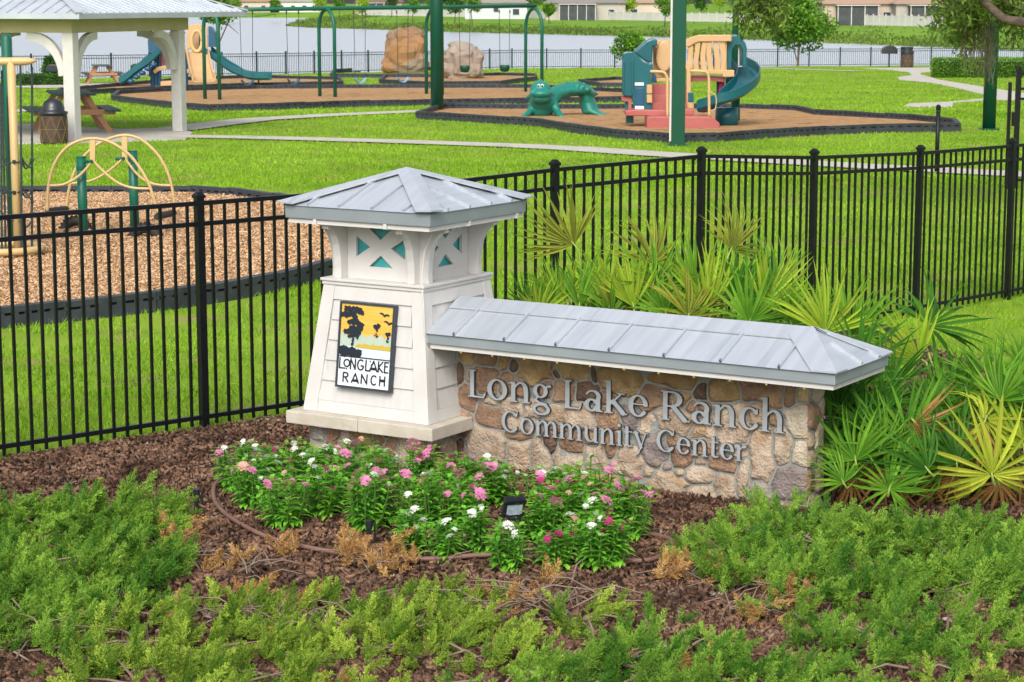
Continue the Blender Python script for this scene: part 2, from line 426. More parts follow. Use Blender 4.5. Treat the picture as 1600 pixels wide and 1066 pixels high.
# ------------------------------------------------------------------ scattered small stuff
def scatter_in(n, x0, x1, y0, y1, rng=RNG):
    return np.stack([rng.uniform(x0, x1, n), rng.uniform(y0, y1, n)], -1)
def view_scatter(n, y0, y1, margin=0.6, rng=RNG):
    """points over the ground wedge that the frame covers between two distances, denser near"""
    t = rng.uniform(0, 1, n); Y = y0 * (y1 / y0) ** t
    X = rng.uniform(-1, 1, n) * (Y * 0.245 + margin)
    return np.stack([X, Y], -1)
def gzv(P): return np.array([gz(x, y) for x, y in P])
def blades(P, z, w, h, lean, rng=RNG):
    n = len(P); a = rng.uniform(0, 2 * np.pi, n); H = h * rng.uniform(0.55, 1.2, n); W = w * rng.uniform(0.7, 1.3, n)
    b = np.stack([P[:, 0], P[:, 1], z], -1); d = np.stack([np.cos(a), np.sin(a), np.zeros(n)], -1)
    l = rng.uniform(0, 2 * np.pi, n); k = rng.uniform(0.1, 1, n) * lean * H
    tip = b + np.stack([np.cos(l) * k, np.sin(l) * k, H], -1)
    v = np.stack([b - d * W[:, None] / 2, b + d * W[:, None] / 2, tip], 1).reshape(-1, 3)
    return v, np.arange(3 * n).reshape(-1, 3)
def grass_ok(P):
    ok = ~inpoly(P[:, 0], P[:, 1], BED)
    for s in SOLID: ok &= ~inpoly(P[:, 0], P[:, 1], s)
    return ok
_vs = []; _fs = []; _n = 0
for (n, y0, y1, w, h, ln) in ((95000, 11.5, 21, .011, .055, 1.0), (90000, 20, 36, .017, .055, 1.0), (90000, 34, 64, .028, .06, 1.0), (90000, 60, 140, .055, .075, 1.0)):
    P = view_scatter(n, y0, y1); P = P[grass_ok(P)]
    bare = np.array([noise.noise((x * 0.9, y * 0.9, 3)) + .7 * noise.noise((x * 3.1, y * 3.1, 5)) for x, y in P]) if y0 < 30 else np.zeros(len(P))
    P = P[bare < (RNG.uniform(-0.25, 0.45, len(P)) if y0 < 15 else RNG.uniform(0.0, 0.6, len(P)) if y0 < 30 else 1)]
    v, f = blades(P, gzv(P) - 0.004, w, h, ln)
    _vs.append(v); _fs.append(f + _n); _n += len(v)
tag(link('lawn_grass', np_mesh('lawn_grass', np.concatenate(_vs), np.concatenate(_fs)), M['grass']), 'short bright green grass covering the park lawn', 'grass', kind='stuff')

def chips(P, z, L, W, rng=RNG, tilt=0.35):
    n = len(P); a = rng.uniform(0, 2 * np.pi, n); l = L * rng.uniform(0.35, 1.35, n); w = W * rng.uniform(0.4, 1.4, n)
    c = np.stack([P[:, 0], P[:, 1], z + rng.uniform(0, 0.022, n)], -1)
    d = np.stack([np.cos(a), np.sin(a), rng.normal(0, tilt, n)], -1); e = np.stack([-np.sin(a), np.cos(a), rng.normal(0, tilt, n)], -1)
    hl = l[:, None] / 2; hw = w[:, None] / 2; up = np.zeros((n, 3)); up[:, 2] = 0.006
    tp = rng.uniform(0.2, 0.9, n)[:, None]
    q = np.stack([c - d * hl - e * hw * tp, c - d * hl * 0.6 + e * hw, c + d * hl + e * hw * tp * .7, c + d * hl * 0.8 - e * hw], 1)
    v = np.concatenate([q + up[:, None, :], q - up[:, None, :]], 1).reshape(-1, 3)
    k = (np.arange(n) * 8)[:, None]
    f = np.concatenate([k + np.array(t) for t in ((0, 1, 2, 3), (4, 5, 1, 0), (5, 6, 2, 1), (6, 7, 3, 2), (7, 4, 0, 3))], 0)
    return v, f
P = view_scatter(120000, 7.6, 17, 0.4); P = P[inpoly(P[:, 0], P[:, 1], BED)]
v, f = chips(P, gzv(P) + 0.014, 0.040, 0.011)
tag(link('mulch_chips', np_mesh('mulch_chips', v, f), M['chip']), 'brown shredded bark mulch spread over the planting bed', 'mulch', kind='stuff')
P = scatter_in(130000, -9.5, -0.5, 17.5, 37); P = P[inpoly(P[:, 0], P[:, 1], PIT6) & (np.abs(P[:, 0]) < P[:, 1] * 0.25 + 0.5)]
v, f = chips(P, gzv(P) + 0.07, 0.045, 0.020)
tag(link('wood_chips', np_mesh('wood_chips', v, f), M['playchip_s']), 'tan wood chips filling the nearest playground pit', 'wood chips', kind='stuff')

# reeds and rough grass along the far shore
rs = []
for i in range(4, len(SHORE) - 1):
    a = np.array(SHORE[i]); b = np.array(SHORE[i + 1]); L = np.linalg.norm(b - a)
    k = int(L * 22); t = RNG.uniform(0, 1, k)[:, None]
    n = np.array([-(b - a)[1], (b - a)[0]]) / L
    if i <= 6: n = n
    rs.append(a + (b - a) * t + n * np.abs(RNG.normal(0, 5, k))[:, None])
P = np.concatenate(rs); dd = np.min([seg_dist(P, SHORE[i], SHORE[i + 1]) for i in range(len(SHORE) - 1)], axis=0)
ok = inpoly(P[:, 0], P[:, 1], LAND); P = P[ok]; t = np.clip(dd[ok] / 20, 0, 1)
clump = np.array([noise.noise((x * .12, y * .12, 1)) for x, y in P])
def reed_leaves(P, z, hgt, rng):
    C = np.repeat(np.stack([P[:, 0], P[:, 1], z], -1), 3, 0); C[:, 2] += rng.uniform(0, 1, len(C)) * np.repeat(hgt, 3); C[:, :2] += rng.normal(0, .5, (len(C), 2)); n = len(C)
    d = rng.normal(0, .6, (n, 3)); d[:, 2] += 1; d /= np.linalg.norm(d, axis=1)[:, None]; s = np.cross(d, rng.normal(0, 1, (n, 3))); s /= np.linalg.norm(s, axis=1)[:, None]; L = rng.uniform(.25, .6, n)[:, None]
    v = np.stack([C, C + d * L * .5 + s * L * .22, C + d * L, C + d * L * .5 - s * L * .22], 1).reshape(-1, 3); i = (np.arange(n) * 4)[:, None]
    return v, i + np.array((0, 1, 2, 3))
v, f = reed_leaves(P, WATER_Z - .1 + 1.45 * t * t * (3 - 2 * t), np.clip(.55 + clump * 1.6, .15, 1.6), RNG)
M['reed'] = mat('shore_reeds', col('#56792b', .6), col('#86a53c', .7), 0.1, 0.8, island=0.4, transl=0.25, c3=col('#93803f', .6), s3=0.3, t3=0.6)
tag(link('shore_reeds', np_mesh('shore_reeds', v, f), M['reed']), 'rough reeds and tall grass fringing the far shore of the lake', 'reeds', kind='stuff')
# ------------------------------------------------------------------ black picket fence behind the sign
FP = [(-5.39, 10.35), (-4.25, 11.31), (-3.11, 12.27), (-1.97, 13.23), (-.83, 14.19), (.31, 15.16), (1.45, 16.12), (2.49, 17.33), (3.59, 18.54), (4.69, 19.75), (5.79, 20.96)]
fence = thing('picket_fence', (FP[3][0], FP[3][1], 0), 'black metal picket fence running behind the sign tower and palmettos', 'fence')
post_me = MB().box((0, 0, .72), (.049, .049, 1.54)).mesh('post'); post_me.materials.append(M['black'])
cap_me = MB().box((0, 0, 1.497), (.064, .064, .018)).hexa([(-.03, -.03, 1.506), (.03, -.03, 1.506), (.03, .03, 1.506), (-.03, .03, 1.506)], [(-.012, -.012, 1.53), (.012, -.012, 1.53), (.012, .012, 1.53), (-.012, .012, 1.53)]).mesh('post_cap'); cap_me.materials.append(M['black'])
pick_me = MB().box((0, 0, .745), (.0165, .0165, 1.43)).mesh('picket'); pick_me.materials.append(M['black'])
for i, (x, y) in enumerate(FP):
    z = gz(x, y)
    if i + 1 < len(FP): ang = math.atan2(FP[i + 1][1] - y, FP[i + 1][0] - x)
    p = link('post', post_me, None, fence); p.location = (x - FP[3][0], y - FP[3][1], z); p.rotation_euler = (random.uniform(-.004, .004), random.uniform(-.004, .004), ang)
    c = link('post_cap', cap_me, None, p)
    if i + 1 == len(FP): break
    a = np.array((x, y, z)); b = np.array((*FP[i + 1], gz(*FP[i + 1]))); d = (b - a)
    for h in (1.455, 1.325, .085):
        MB().bar(a + (0, 0, h) + d * .012, b + (0, 0, h) - d * .012, .026, .028).build('rail', M['black'], fence)
    for k in range(1, 16):
        q = a + d * (k / 16)
        o = link('picket', pick_me, None, fence); o.location = (q[0] - FP[3][0], q[1] - FP[3][1], q[2] + random.uniform(-.003, .003)); o.rotation_euler = (random.uniform(-.003, .003), random.uniform(-.003, .003), ang)

# ------------------------------------------------------------------ sign: shared frame
SQ = at(679, 692, 11.75)
SU = np.array([.848, -.530, 0]); SU /= np.linalg.norm(SU); SV = np.array([-SU[1], SU[0], 0]); SZ = np.array([0, 0, 1.0])
def W(a, b, z): return SQ + SU * a + SV * b + SZ * (z - SQ[2])
def sbox(mb, a0, a1, b0, b1, z0, z1):
    return mb.box(W((a0 + a1) / 2, (b0 + b1) / 2, (z0 + z1) / 2), (a1 - a0, b1 - b0, z1 - z0), (SU, SV, SZ))
def plane_hit(x, y, p0, n):
    r = ray(x, y); return C0 + r * (((p0 - C0) @ n) / (r @ n))

# marching squares: a field on a grid becomes a raised piece
def ms_mesh(name, F, xs, ys, P, hf=None, back=0.0):
    """F[j,i] > 0 inside; P(x, y, h) -> 3d point; hf[j,i] height; back = depth of the skirt below height 0"""
    vs = []; fs = []; idx = {}
    H = np.zeros_like(F) if hf is None else hf
    def node(j, i):
        k = (j, i)
        if k not in idx: idx[k] = len(vs); vs.append(P(xs[i], ys[j], H[j, i]))
        return idx[k]
    he = 0.0 if hf is not None else 0.0
    def edge(j0, i0, j1, i1):
        k = (min((j0, i0), (j1, i1)), max((j0, i0), (j1, i1)))
        if k not in idx:
            (a, b), (c, d) = k; t = F[a, b] / (F[a, b] - F[c, d])
            idx[k] = len(vs); vs.append(P(xs[b] + (xs[d] - xs[b]) * t, ys[a] + (ys[c] - ys[a]) * t, he))
        return idx[k]
    ins = F > 0; rim = []
    for j in range(F.shape[0] - 1):
        row = ins[j:j + 2]
        if not row.any(): continue
        for i in range(F.shape[1] - 1):
            cs = ((j, i), (j, i + 1), (j + 1, i + 1), (j + 1, i)); s = [ins[c] for c in cs]
            if not any(s): continue
            poly = []
            for k in range(4):
                a, b = cs[k], cs[(k + 1) % 4]
                if s[k]: poly.append((node(*a), 0))
                if s[k] != s[(k + 1) % 4]: poly.append((edge(*a, *b), 1))
            if len(poly) >= 3: fs.append(tuple(p[0] for p in poly))
            n = len(poly)
            for k in range(n):
                if poly[k][1] and poly[(k + 1) % n][1]: rim.append((poly[k][0], poly[(k + 1) % n][0]))
    top = len(vs); bk = {}
    rv = {v: k for k, v in idx.items()}
    nrm = np.array(P(0, 0, 1)) - np.array(P(0, 0, 0)); nrm /= np.linalg.norm(nrm)
    for a, b in rim:
        for q in (a, b):
            if q not in bk: bk[q] = len(vs); vs.append(np.array(vs[q]) - nrm * back)
        fs.append((b, a, bk[a], bk[b]))
    me = bpy.data.meshes.new(name); me.from_pydata([tuple(map(float, p)) for p in vs], [], fs); me.update()
    return me

def stone_field(seeds, xs, ys, gap, warp=0.03, sc=5.0, seed=0):
    X, Y = np.meshgrid(xs, ys)
    wx = np.array([[noise.noise((x * sc, y * sc, seed)) for x in xs] for y in ys]); wy = np.array([[noise.noise((x * sc, y * sc, seed + 9.3)) for x in xs] for y in ys])
    wx2 = np.array([[noise.noise((x * sc * 4, y * sc * 4, seed + 20)) for x in xs] for y in ys])
    Xw = X + wx * warp + wx2 * warp * .25; Yw = Y + wy * warp + wx2 * warp * .25
    D = []
    for (cx, cy, rx, ry) in seeds:
        dx = np.abs(Xw - cx) / rx; dy = np.abs(Yw - cy) / ry
        D.append((dx ** 2.5 + dy ** 2.5) ** (1 / 2.5))
    D = np.array(D); hx = xs[1] - xs[0]; out = []
    for k in range(len(seeds)):
        o = np.min(np.delete(D, k, 0), axis=0); g = o - D[k]
        gy, gx = np.gradient(g, hx); gr = np.sqrt(gx ** 2 + gy ** 2)
        gr = np.maximum(gr, 1.0 / max(seeds[k][2:]) * 0.6)
        out.append(np.minimum(g / gr - gap, (1.35 - D[k]) * min(seeds[k][2:])))
    return out, X, Y
STONE_COL = {'tan': ('#c2b19d', '#9c8774'), 'gold': ('#b39b72', '#8f7350'), 'brown': ('#a4866d', '#7d6454'), 'dark': ('#77604f', '#52433d'), 'pink': ('#bbaa98', '#998873'),
             'cream': ('#cdc2b0', '#b7a890'), 'purple': ('#978b86', '#736967'), 'yellow': ('#cbb58a', '#b09a70'), 'grey': ('#aea79d', '#938b82')}
SM = {k: mat('stone_' + k, col(a, .95), col(b, .95), 11.0, 0.9, bump=1.0, bscale=60, objr=0.10, spec=0.2, detail=8, c3=col({'tan': '#a58a6a', 'gold': '#a07c4e', 'brown': '#a88a68', 'dark': '#8d7058', 'pink': '#b0957c', 'cream': '#c4ab84', 'purple': '#b09478', 'yellow': '#bfa57c', 'grey': '#9a8b78'}[k], .95), s3=5, t3=0.58) for k, (a, b) in STONE_COL.items()}
def lay_stones(parent, seeds, cols, x0, x1, y0, y1, P, step=0.0125, gap=0.0062, thick=0.021, seed=0):
    xs = np.arange(x0 - step, x1 + step * 1.5, step); ys = np.arange(y0 - step, y1 + step * 1.5, step)
    Fs, X, Y = stone_field(seeds, xs, ys, gap, seed=seed)
    edge = np.minimum(np.minimum(X - x0, x1 - X), np.minimum(Y - y0, y1 - Y)) - 0.002
    org = root_loc(parent)
    for k, F in enumerate(Fs):
        F = np.minimum(F, edge)
        if (F > 0).sum() < 4: continue
        jj, ii = np.where(F > -0.03)
        j0, j1, i0, i1 = max(jj.min() - 1, 0), min(jj.max() + 2, F.shape[0]), max(ii.min() - 1, 0), min(ii.max() + 2, F.shape[1])
        f = F[j0:j1, i0:i1]; x_, y_ = xs[i0:i1], ys[j0:j1]
        t = thick * random.uniform(.8, 1.25); tx, ty = random.uniform(-.16, .16), random.uniform(-.16, .16)
        nz = np.array([[noise.noise((x * 14, y * 14, k + seed)) * .35 + noise.noise((x * 5, y * 5, k + 5.5)) * .6 for x in x_] for y in y_])
        cx, cy = x_.mean(), y_.mean()
        rid = np.array([[abs(noise.noise((x * 9 + k, y * 9, 4.4 + seed))) + .5 * abs(noise.noise((x * 22, y * 22 + k, 1.7))) for x in x_] for y in y_])
        h = (1 - np.exp(-np.maximum(f, 0) / 0.0075)) * (t + nz * .010 - rid * .020 + (x_[None, :] - cx) * tx * .6 + (y_[:, None] - cy) * ty * .6)
        me = ms_mesh('stone', f, x_, y_, lambda x, y, hh: P(x, y, hh) - org, h, 0.014)
        me.polygons.foreach_set('use_smooth', [True] * len(me.polygons))
        link('stone', me, SM[cols[k]], parent)
def rand_seeds(x0, x1, y0, y1, n, r, rng):
    pts = []
    tries = 0
    while len(pts) < n and tries < 4000:
        tries += 1
        x, y = rng.uniform(x0, x1), rng.uniform(y0, y1); rx = r * rng.uniform(.7, 1.5); ry = r * rng.uniform(.7, 1.3)
        if all(((x - a) / (rx + c)) ** 2 + ((y - b) / (ry + d)) ** 2 > .72 for a, b, c, d in pts): pts.append((x, y, rx, ry))
    return pts

# ------------------------------------------------------------------ sign tower
TC = (-.545, .527)
tower = thing('sign_tower', W(TC[0], TC[1], 0), 'white tapered sign tower with lantern top and hipped metal roof', 'tower')
def TP(a, b, z): return W(TC[0] + a, TC[1] + b, z)
FACES = [((0, -1), (1, 0)), ((1, 0), (0, 1)), ((0, 1), (-1, 0)), ((-1, 0), (0, -1))]     # outward, tangent
def face_pt(k, s, o, z):
    (na, nb), (ta, tb) = FACES[k]; return TP(na * o + ta * s, nb * o + tb * s, z)
def frustum(h0, z0, h1, z1, mb=None):
    q = [(-1, -1), (1, -1), (1, 1), (-1, 1)]
    return (mb or MB()).hexa([TP(i * h0, j * h0, z0) for i, j in q], [TP(i * h1, j * h1, z1) for i, j in q])
frustum(.425, -.1, .425, .230).build('plinth_core', M['mortar'], tower)
rg = np.random.default_rng(5)
for k in (0, 1, 3):
    if k == 0:
        seeds = [(-.37, .16, .07, .06), (-.38, .05, .075, .07), (-.25, .15, .06, .06), (-.16, .10, .06, .09), (-.03, .15, .10, .07), (.09, .17, .06, .05), (.02, .03, .11, .06), (-.22, .02, .07, .05), (.17, .12, .045, .08), (.20, .01, .07, .05), (.33, .12, .09, .10), (.35, -.02, .08, .05), (.13, .21, .05, .03)]
        cols = ['grey', 'pink', 'brown', 'pink', 'gold', 'brown', 'gold', 'tan', 'brown', 'dark', 'tan', 'brown', 'dark']
    else:
        seeds = rand_seeds(-.42, .42, -.02, .23, 12, .075, rg); cols = [['brown', 'dark', 'tan', 'purple', 'gold'][i % 5] for i in range(len(seeds))]
    lay_stones(tower, seeds, cols, -.425, .425, -.06, .228, lambda x, y, h, k=k: face_pt(k, x, .425 + h, y), seed=30 + k)
for s in (-1, 1):
    mb = MB(); a0, a1 = (-.526, -.0015) if s < 0 else (.0015, .526)
    mb.box((TP((a0 + a1) / 2, 0, .268)), (a1 - a0, 1.052, .076), (SU, SV, SZ)).build('cap_slab', M['cast'], tower, bevel=.006)
B0, B1, HB0, HB1 = .306, 1.06, .437, .342
def hb(z): return HB0 + (HB1 - HB0) * (z - B0) / (B1 - B0)
frustum(HB0, B0, HB1, B1).build('body_core', M['white'], tower)
def face_slab(k, poly, o0, o1):      # polygon of (s, z) on the battered face, from offset o0 to o1
    n = len(poly); a = [face_pt(k, s, hb(z) + o0, z) for s, z in poly]; b = [face_pt(k, s, hb(z) + o1, z) for s, z in poly]
    return MB().add(a + b, [tuple(range(n))[::-1], tuple(range(n, 2 * n))] + [(i, (i + 1) % n, n + (i + 1) % n, n + i) for i in range(n)])
for k in range(4):
    cb = .085
    for s in (-1, 1):
        e = .0155 if k % 2 == 0 else 0.0
        face_slab(k, [(s * (hb(B0) + e), B0 + .001), (s * (hb(B0) - cb), B0 + .001), (s * (hb(B1) - cb * .8), B1), (s * (hb(B1) + e), B1)][::s], 0, .0155).build('corner_board', M['trim'], tower, bevel=.002)
    z0, z1 = .375, .975
    face_slab(k, [(-hb(B0) + cb, B0 + .001), (hb(B0) - cb, B0 + .001), (hb(z0) - cb, z0), (-hb(z0) + cb, z0)], 0, .013).build('base_board', M['trim'], tower, bevel=.002)
    face_slab(k, [(-hb(z1) + cb * .84, z1), (hb(z1) - cb * .84, z1), (hb(B1) - cb * .8, B1), (-hb(B1) + cb * .8, B1)], 0, .013).build('frieze_board', M['trim'], tower, bevel=.002)
    for i in range(5):
        a = z0 + (z1 - z0) * i / 5; b = z0 + (z1 - z0) * (i + 1) / 5
        w0, w1 = hb(a) - cb * .97, hb(b) - cb * .9
        p = [face_pt(k, -w0, hb(a) + .0115, a + .0015), face_pt(k, w0, hb(a) + .0115, a + .0015), face_pt(k, w1, hb(b) + .002, b), face_pt(k, -w1, hb(b) + .002, b)]
        q = [face_pt(k, -w0, hb(a) - .004, a + .0015), face_pt(k, w0, hb(a) - .004, a + .0015), face_pt(k, w1, hb(b) - .004, b), face_pt(k, -w1, hb(b) - .004, b)]
        MB().hexa(q, p).build('clapboard', M['white'], tower)
mb = MB(); frustum(.364, 1.06, .364, 1.082, mb); frustum(.372, 1.082, .372, 1.098, mb); mb.build('ledge', M['trim'], tower, bevel=.003)
LZ0, LZ1, LH = 1.098, 1.43, .275
frustum(LH - .028, LZ0, LH - .028, LZ1).build('lantern_glass', M['teals'], tower)
for k in range(4):
    wi, zi0, zi1 = .175, 1.172, 1.402; zc = (zi0 + zi1) / 2
    def pr(poly, o0=LH - .02, o1=LH): return MB().prism([face_pt(k, s, o0, z) for s, z in poly], face_pt(k, 0, o1, 0) - face_pt(k, 0, o0, 0))
    X = [(-wi, zi0), (-.085, zi0), (0, zc - .045), (.085, zi0), (wi, zi0), (wi, zc - .062), (.075, zc), (wi, zc + .062), (wi, zi1), (.085, zi1), (0, zc + .045), (-.085, zi1), (-wi, zi1), (-wi, zc + .062), (-.075, zc), (-wi, zc - .062)]
    pr(X).build('cross_panel', M['trim'], tower)
    for poly in ([(-LH + .001, LZ0), (LH - .001, LZ0), (LH - .001, zi0), (-LH + .001, zi0)], [(-LH + .001, zi1), (LH - .001, zi1), (LH - .001, LZ1), (-LH + .001, LZ1)], [(-LH + .001, zi0), (-wi, zi0), (-wi, zi1), (-LH + .001, zi1)], [(wi, zi0), (LH - .001, zi0), (LH - .001, zi1), (wi, zi1)]):
        pr(poly).build('lantern_frame', M['trim'], tower)
    for s in (-1, 1):
        prof = [(LH + .001, LZ0), (.345, LZ0), (.342, 1.16), (.347, 1.23), (.362, 1.30), (.388, 1.355), (.425, 1.392), (.462, 1.40), (.462, 1.429), (LH + .001, 1.429)]
        pts = [face_pt(k, s * .262 - .024, o, z) for o, z in prof]
        MB().prism(pts, face_pt(k, .048, 0, 0) - face_pt(k, 0, 0, 0)).build('bracket', M['trim'], tower, bevel=.003)
RH = .513
mb = MB(); frustum(RH - .014, 1.4295, RH - .014, 1.458, mb); mb.build('soffit', M['trim'], tower)
mb = MB(); frustum(RH, 1.458, RH + .004, 1.532, mb); mb.build('fascia', M['fascia'], tower, bevel=.004)
RZ0, RZ1 = 1.534, 1.722
roof = frustum(RH + .012, RZ0, .004, RZ1).build('roof', M['metal'], tower)
def slope_pt(k, s, f, lift=0.0):     # f 0 at the eave, 1 at the apex
    return face_pt(k, s, (RH + .012) * (1 - f), RZ0 + (RZ1 - RZ0) * f + lift)
for k in range(4):
    for s, f1 in ((-.34, .30), (-.115, .74), (.115, .74), (.34, .30)):
        MB().bar(slope_pt(k, s, .005, .009), slope_pt(k, s, f1, .009), .012, .018).build('seam', M['metal'], roof)
    (na, nb), (ta, tb) = FACES[k]
    h = RH + .035; e = .075
    a0 = TP((na + ta) * h, (nb + tb) * h, RZ0 + .024); a1 = TP(0, 0, RZ1 + .022)
    L0 = TP((na + ta) * h - ta * e * 1.5, (nb + tb) * h - tb * e * 1.5, RZ0 + .018); R0 = TP((na + ta) * h - na * e * 1.5, (nb + tb) * h - nb * e * 1.5, RZ0 + .018)
    L1 = TP(na * .09 , nb * .09, RZ1 - .006); R1 = TP(ta * .09, tb * .09, RZ1 - .006)
    off = np.array([0, 0, -.009])
    MB().add([a0, L0, L1, a1, R1, R0] + [p + off for p in (a0, L0, L1, a1, R1, R0)], [(0, 1, 2, 3), (0, 3, 4, 5), (6, 9, 8, 7), (6, 11, 10, 9), (0, 6, 7, 1), (1, 7, 8, 2), (4, 10, 11, 5), (5, 11, 6, 0)]).build('hip_cap', M['metal'], roof)
# thin conduit that runs down the corner from the lantern to the wall roof
cp = [TP(.44, -.30, 1.43), TP(.40, -.325, 1.40), TP(.36, -.345, 1.30), TP(.345, -.35, 1.15), TP(.352, -.362, 1.08), TP(hb(1.0) + .018, -hb(1.0) - .02, 1.0), TP(hb(.80) + .018, -hb(.80) - .02, .80), TP(hb(.77) + .02, -hb(.77) + .02, .745)]
MB().tube(cp, .0055, 6).build('conduit', M['trim'], tower, smooth=True)
M['bulb'] = mat('warm_bulb', col('#c9b06c', .7), None, rough=0.3)
bulb_me = MB().box((0, 0, 0), (.010, .010, .009)).mesh('bulb'); bulb_me.materials.append(M['bulb'])
for k in (0, 1):
    for i in range(5):
        o = link('bulb', bulb_me, None, tower); o.location = face_pt(k, -.4 + .2 * i, RH - .03, 1.424) - root_loc(tower)
for k, s in ((0, -.3), (0, .2), (1, -.1), (1, .42)):
    MB().box(face_pt(k, s, RH - .012, 1.446), (.022, .022, .034), (SU, SV, SZ)).build('clip', M['trim'], tower)

# ------------------------------------------------------------------ stone sign wall
WF = .428                            # plane of the mortar on the front
wall = thing('sign_wall', W(1.0, .527, 0), 'low fieldstone sign wall with raised metal lettering under a metal roof', 'wall')
sbox(MB(), -.14, 2.112, WF, .628, -.1, .742).build('wall_core', M['mortar'], wall)
Z7 = [(110, 95, 40, 45, 'gold'), (230, 100, 60, 35, 'brown'), (345, 115, 45, 45, 'gold'), (420, 140, 40, 35, 'dark'), (70, 190, 22, 60, 'dark'), (120, 200, 18, 50, 'tan'), (240, 235, 70, 85, 'brown'), (560, 160, 95, 75, 'gold'), (380, 255, 50, 60, 'brown'), (470, 275, 35, 50, 'brown'),
      (125, 355, 50, 75, 'brown'), (265, 355, 60, 25, 'tan'), (265, 465, 75, 75, 'brown'), (400, 395, 60, 45, 'tan'), (790, 165, 110, 55, 'gold'), (690, 190, 30, 25, 'dark'), (625, 275, 45, 40, 'brown'), (740, 300, 60, 65, 'brown'), (930, 190, 22, 50, 'dark'), (1100, 220, 120, 75, 'gold'), (880, 290, 70, 70, 'dark'),
      (540, 400, 70, 60, 'tan'), (780, 460, 145, 70, 'tan'), (420, 500, 55, 50, 'tan'), (540, 510, 45, 55, 'tan'), (1010, 470, 80, 60, 'brown'), (1150, 450, 70, 60, 'purple'), (440, 580, 75, 28, 'brown'), (235, 655, 120, 115, 'pink'), (445, 730, 80, 100, 'pink'), (590, 760, 60, 125, 'pink'), (645, 640, 42, 70, 'dark'),
      (780, 640, 70, 55, 'brown'), (765, 790, 95, 105, 'tan'), (940, 720, 80, 95, 'pink'), (1050, 640, 38, 75, 'brown'), (1150, 760, 100, 105, 'tan'), (1030, 890, 150, 65, 'gold'), (190, 800, 80, 40, 'purple'), (325, 790, 35, 40, 'grey'), (510, 870, 50, 32, 'grey'), (60, 500, 70, 80, 'brown'), (890, 940, 60, 40, 'brown'), (20, 660, 70, 70, 'dark'),
      (900, 600, 50, 40, 'brown'), (1010, 340, 50, 50, 'brown'), (700, 560, 50, 40, 'brown')]
Z8 = [(430, 150, 150, 55, 'gold'), (270, 270, 90, 85, 'brown'), (585, 220, 50, 65, 'dark'), (430, 270, 60, 50, 'gold'), (725, 220, 85, 70, 'gold'), (970, 235, 150, 75, 'brown'), (1160, 255, 35, 65, 'brown'), (1275, 255, 80, 55, 'yellow'), (1250, 435, 100, 115, 'cream'), (215, 440, 55, 55, 'tan'), (400, 420, 120, 75, 'tan'),
      (600, 350, 50, 50, 'brown'), (770, 440, 100, 115, 'tan'), (945, 380, 60, 65, 'tan'), (1080, 400, 42, 45, 'brown'), (265, 600, 75, 110, 'purple'), (220, 760, 35, 50, 'tan'), (580, 490, 75, 50, 'tan'), (420, 640, 80, 80, 'brown'), (380, 560, 60, 45, 'brown'), (575, 600, 70, 45, 'brown'), (575, 690, 40, 25, 'tan'), (710, 705, 85, 60, 'brown'),
      (980, 650, 75, 160, 'tan'), (1115, 590, 60, 135, 'pink'), (1265, 655, 85, 105, 'cream'), (850, 800, 40, 150, 'tan'), (570, 785, 90, 60, 'pink'), (430, 760, 40, 30, 'tan'), (340, 870, 140, 100, 'tan'), (570, 935, 110, 65, 'pink'), (735, 880, 65, 105, 'tan'), (965, 920, 60, 95, 'grey'), (1200, 840, 130, 95, 'purple'), (850, 1000, 60, 35, 'grey'),
      (830, 600, 50, 50, 'tan'), (500, 330, 40, 40, 'brown'), (1290, 960, 70, 60, 'pink'), (1120, 990, 80, 50, 'tan'), (330, 720, 30, 30, 'purple')]
seeds, cols = [], []
_p0 = W(0, .414, 0)
for tab, ox, oy, sc in ((Z7, 700, 540, 4.1), (Z8, 960, 560, 4.264)):
    for cx, cy, rx, ry, c in tab:
        h = plane_hit(ox + cx / sc, oy + cy / sc, _p0, SV) - SQ
        ppm = 243.0 + 20 * (h @ SU) / 2
        seeds.append((h @ SU, h[2] + SQ[2], rx / sc / (ppm * .955), ry / sc / (ppm * 1.115))); cols.append(c)
lay_stones(wall, seeds, cols, -.13, 2.112, -.05, .742, lambda x, y, h: W(x, WF - h, y), seed=3)
rg = np.random.default_rng(9)
es = rand_seeds(WF, .628, -.04, .74, 16, .07, rg)
lay_stones(wall, es, [['pink', 'cream', 'tan', 'brown', 'grey'][i % 5] for i in range(len(es))], WF - .004, .628, -.05, .742, lambda x, y, h: W(2.112 + h, x, y), seed=60)
WC, WH, WE = .525, .361, 2.372       # wall roof: centre line, half depth, right eave
mb = MB(); sbox(mb, -.16, WE - .014, WC - WH + .014, WC + WH - .014, .737, .765); mb.build('soffit', M['trim'], wall)
mb = MB(); sbox(mb, -.165, WE, WC - WH, WC + WH, .765, .823); mb.build('fascia', M['fascia'], wall, bevel=.004)
e0, e1, RE, zr = .826, .985, 2.085, .985
F0, F1 = WC - WH - .012, WC + WH + .012
wr = MB().add([W(-.17, F0, e0), W(WE + .012, F0, e0), W(WE + .012, F1, e0), W(-.17, F1, e0), W(-.17, WC, zr), W(RE, WC, zr)], [(0, 1, 5, 4), (1, 2, 5), (2, 3, 4, 5), (0, 4, 3), (0, 3, 2, 1)]).build('roof', M['metal'], wall)
def wsl(a, f, lift): return W(a, F0 + (WC - F0) * f, e0 + (zr - e0) * f + lift)
M['clip'] = mat('seam_clip', col('#7d868e', .8), None, rough=.5, metal=.4)
for i in range(7):
    a = .034 + .338 * i; fm = .72 if a < 1.95 else .62
    MB().bar(wsl(a, .004, .008), wsl(a, fm, .008), .012, .018).build('seam', M['metal'], wr)
    MB().bar(wsl(a, -.012, .010), wsl(a, .02, .014), .010, .018).build('seam_clip', M['clip'], wr)
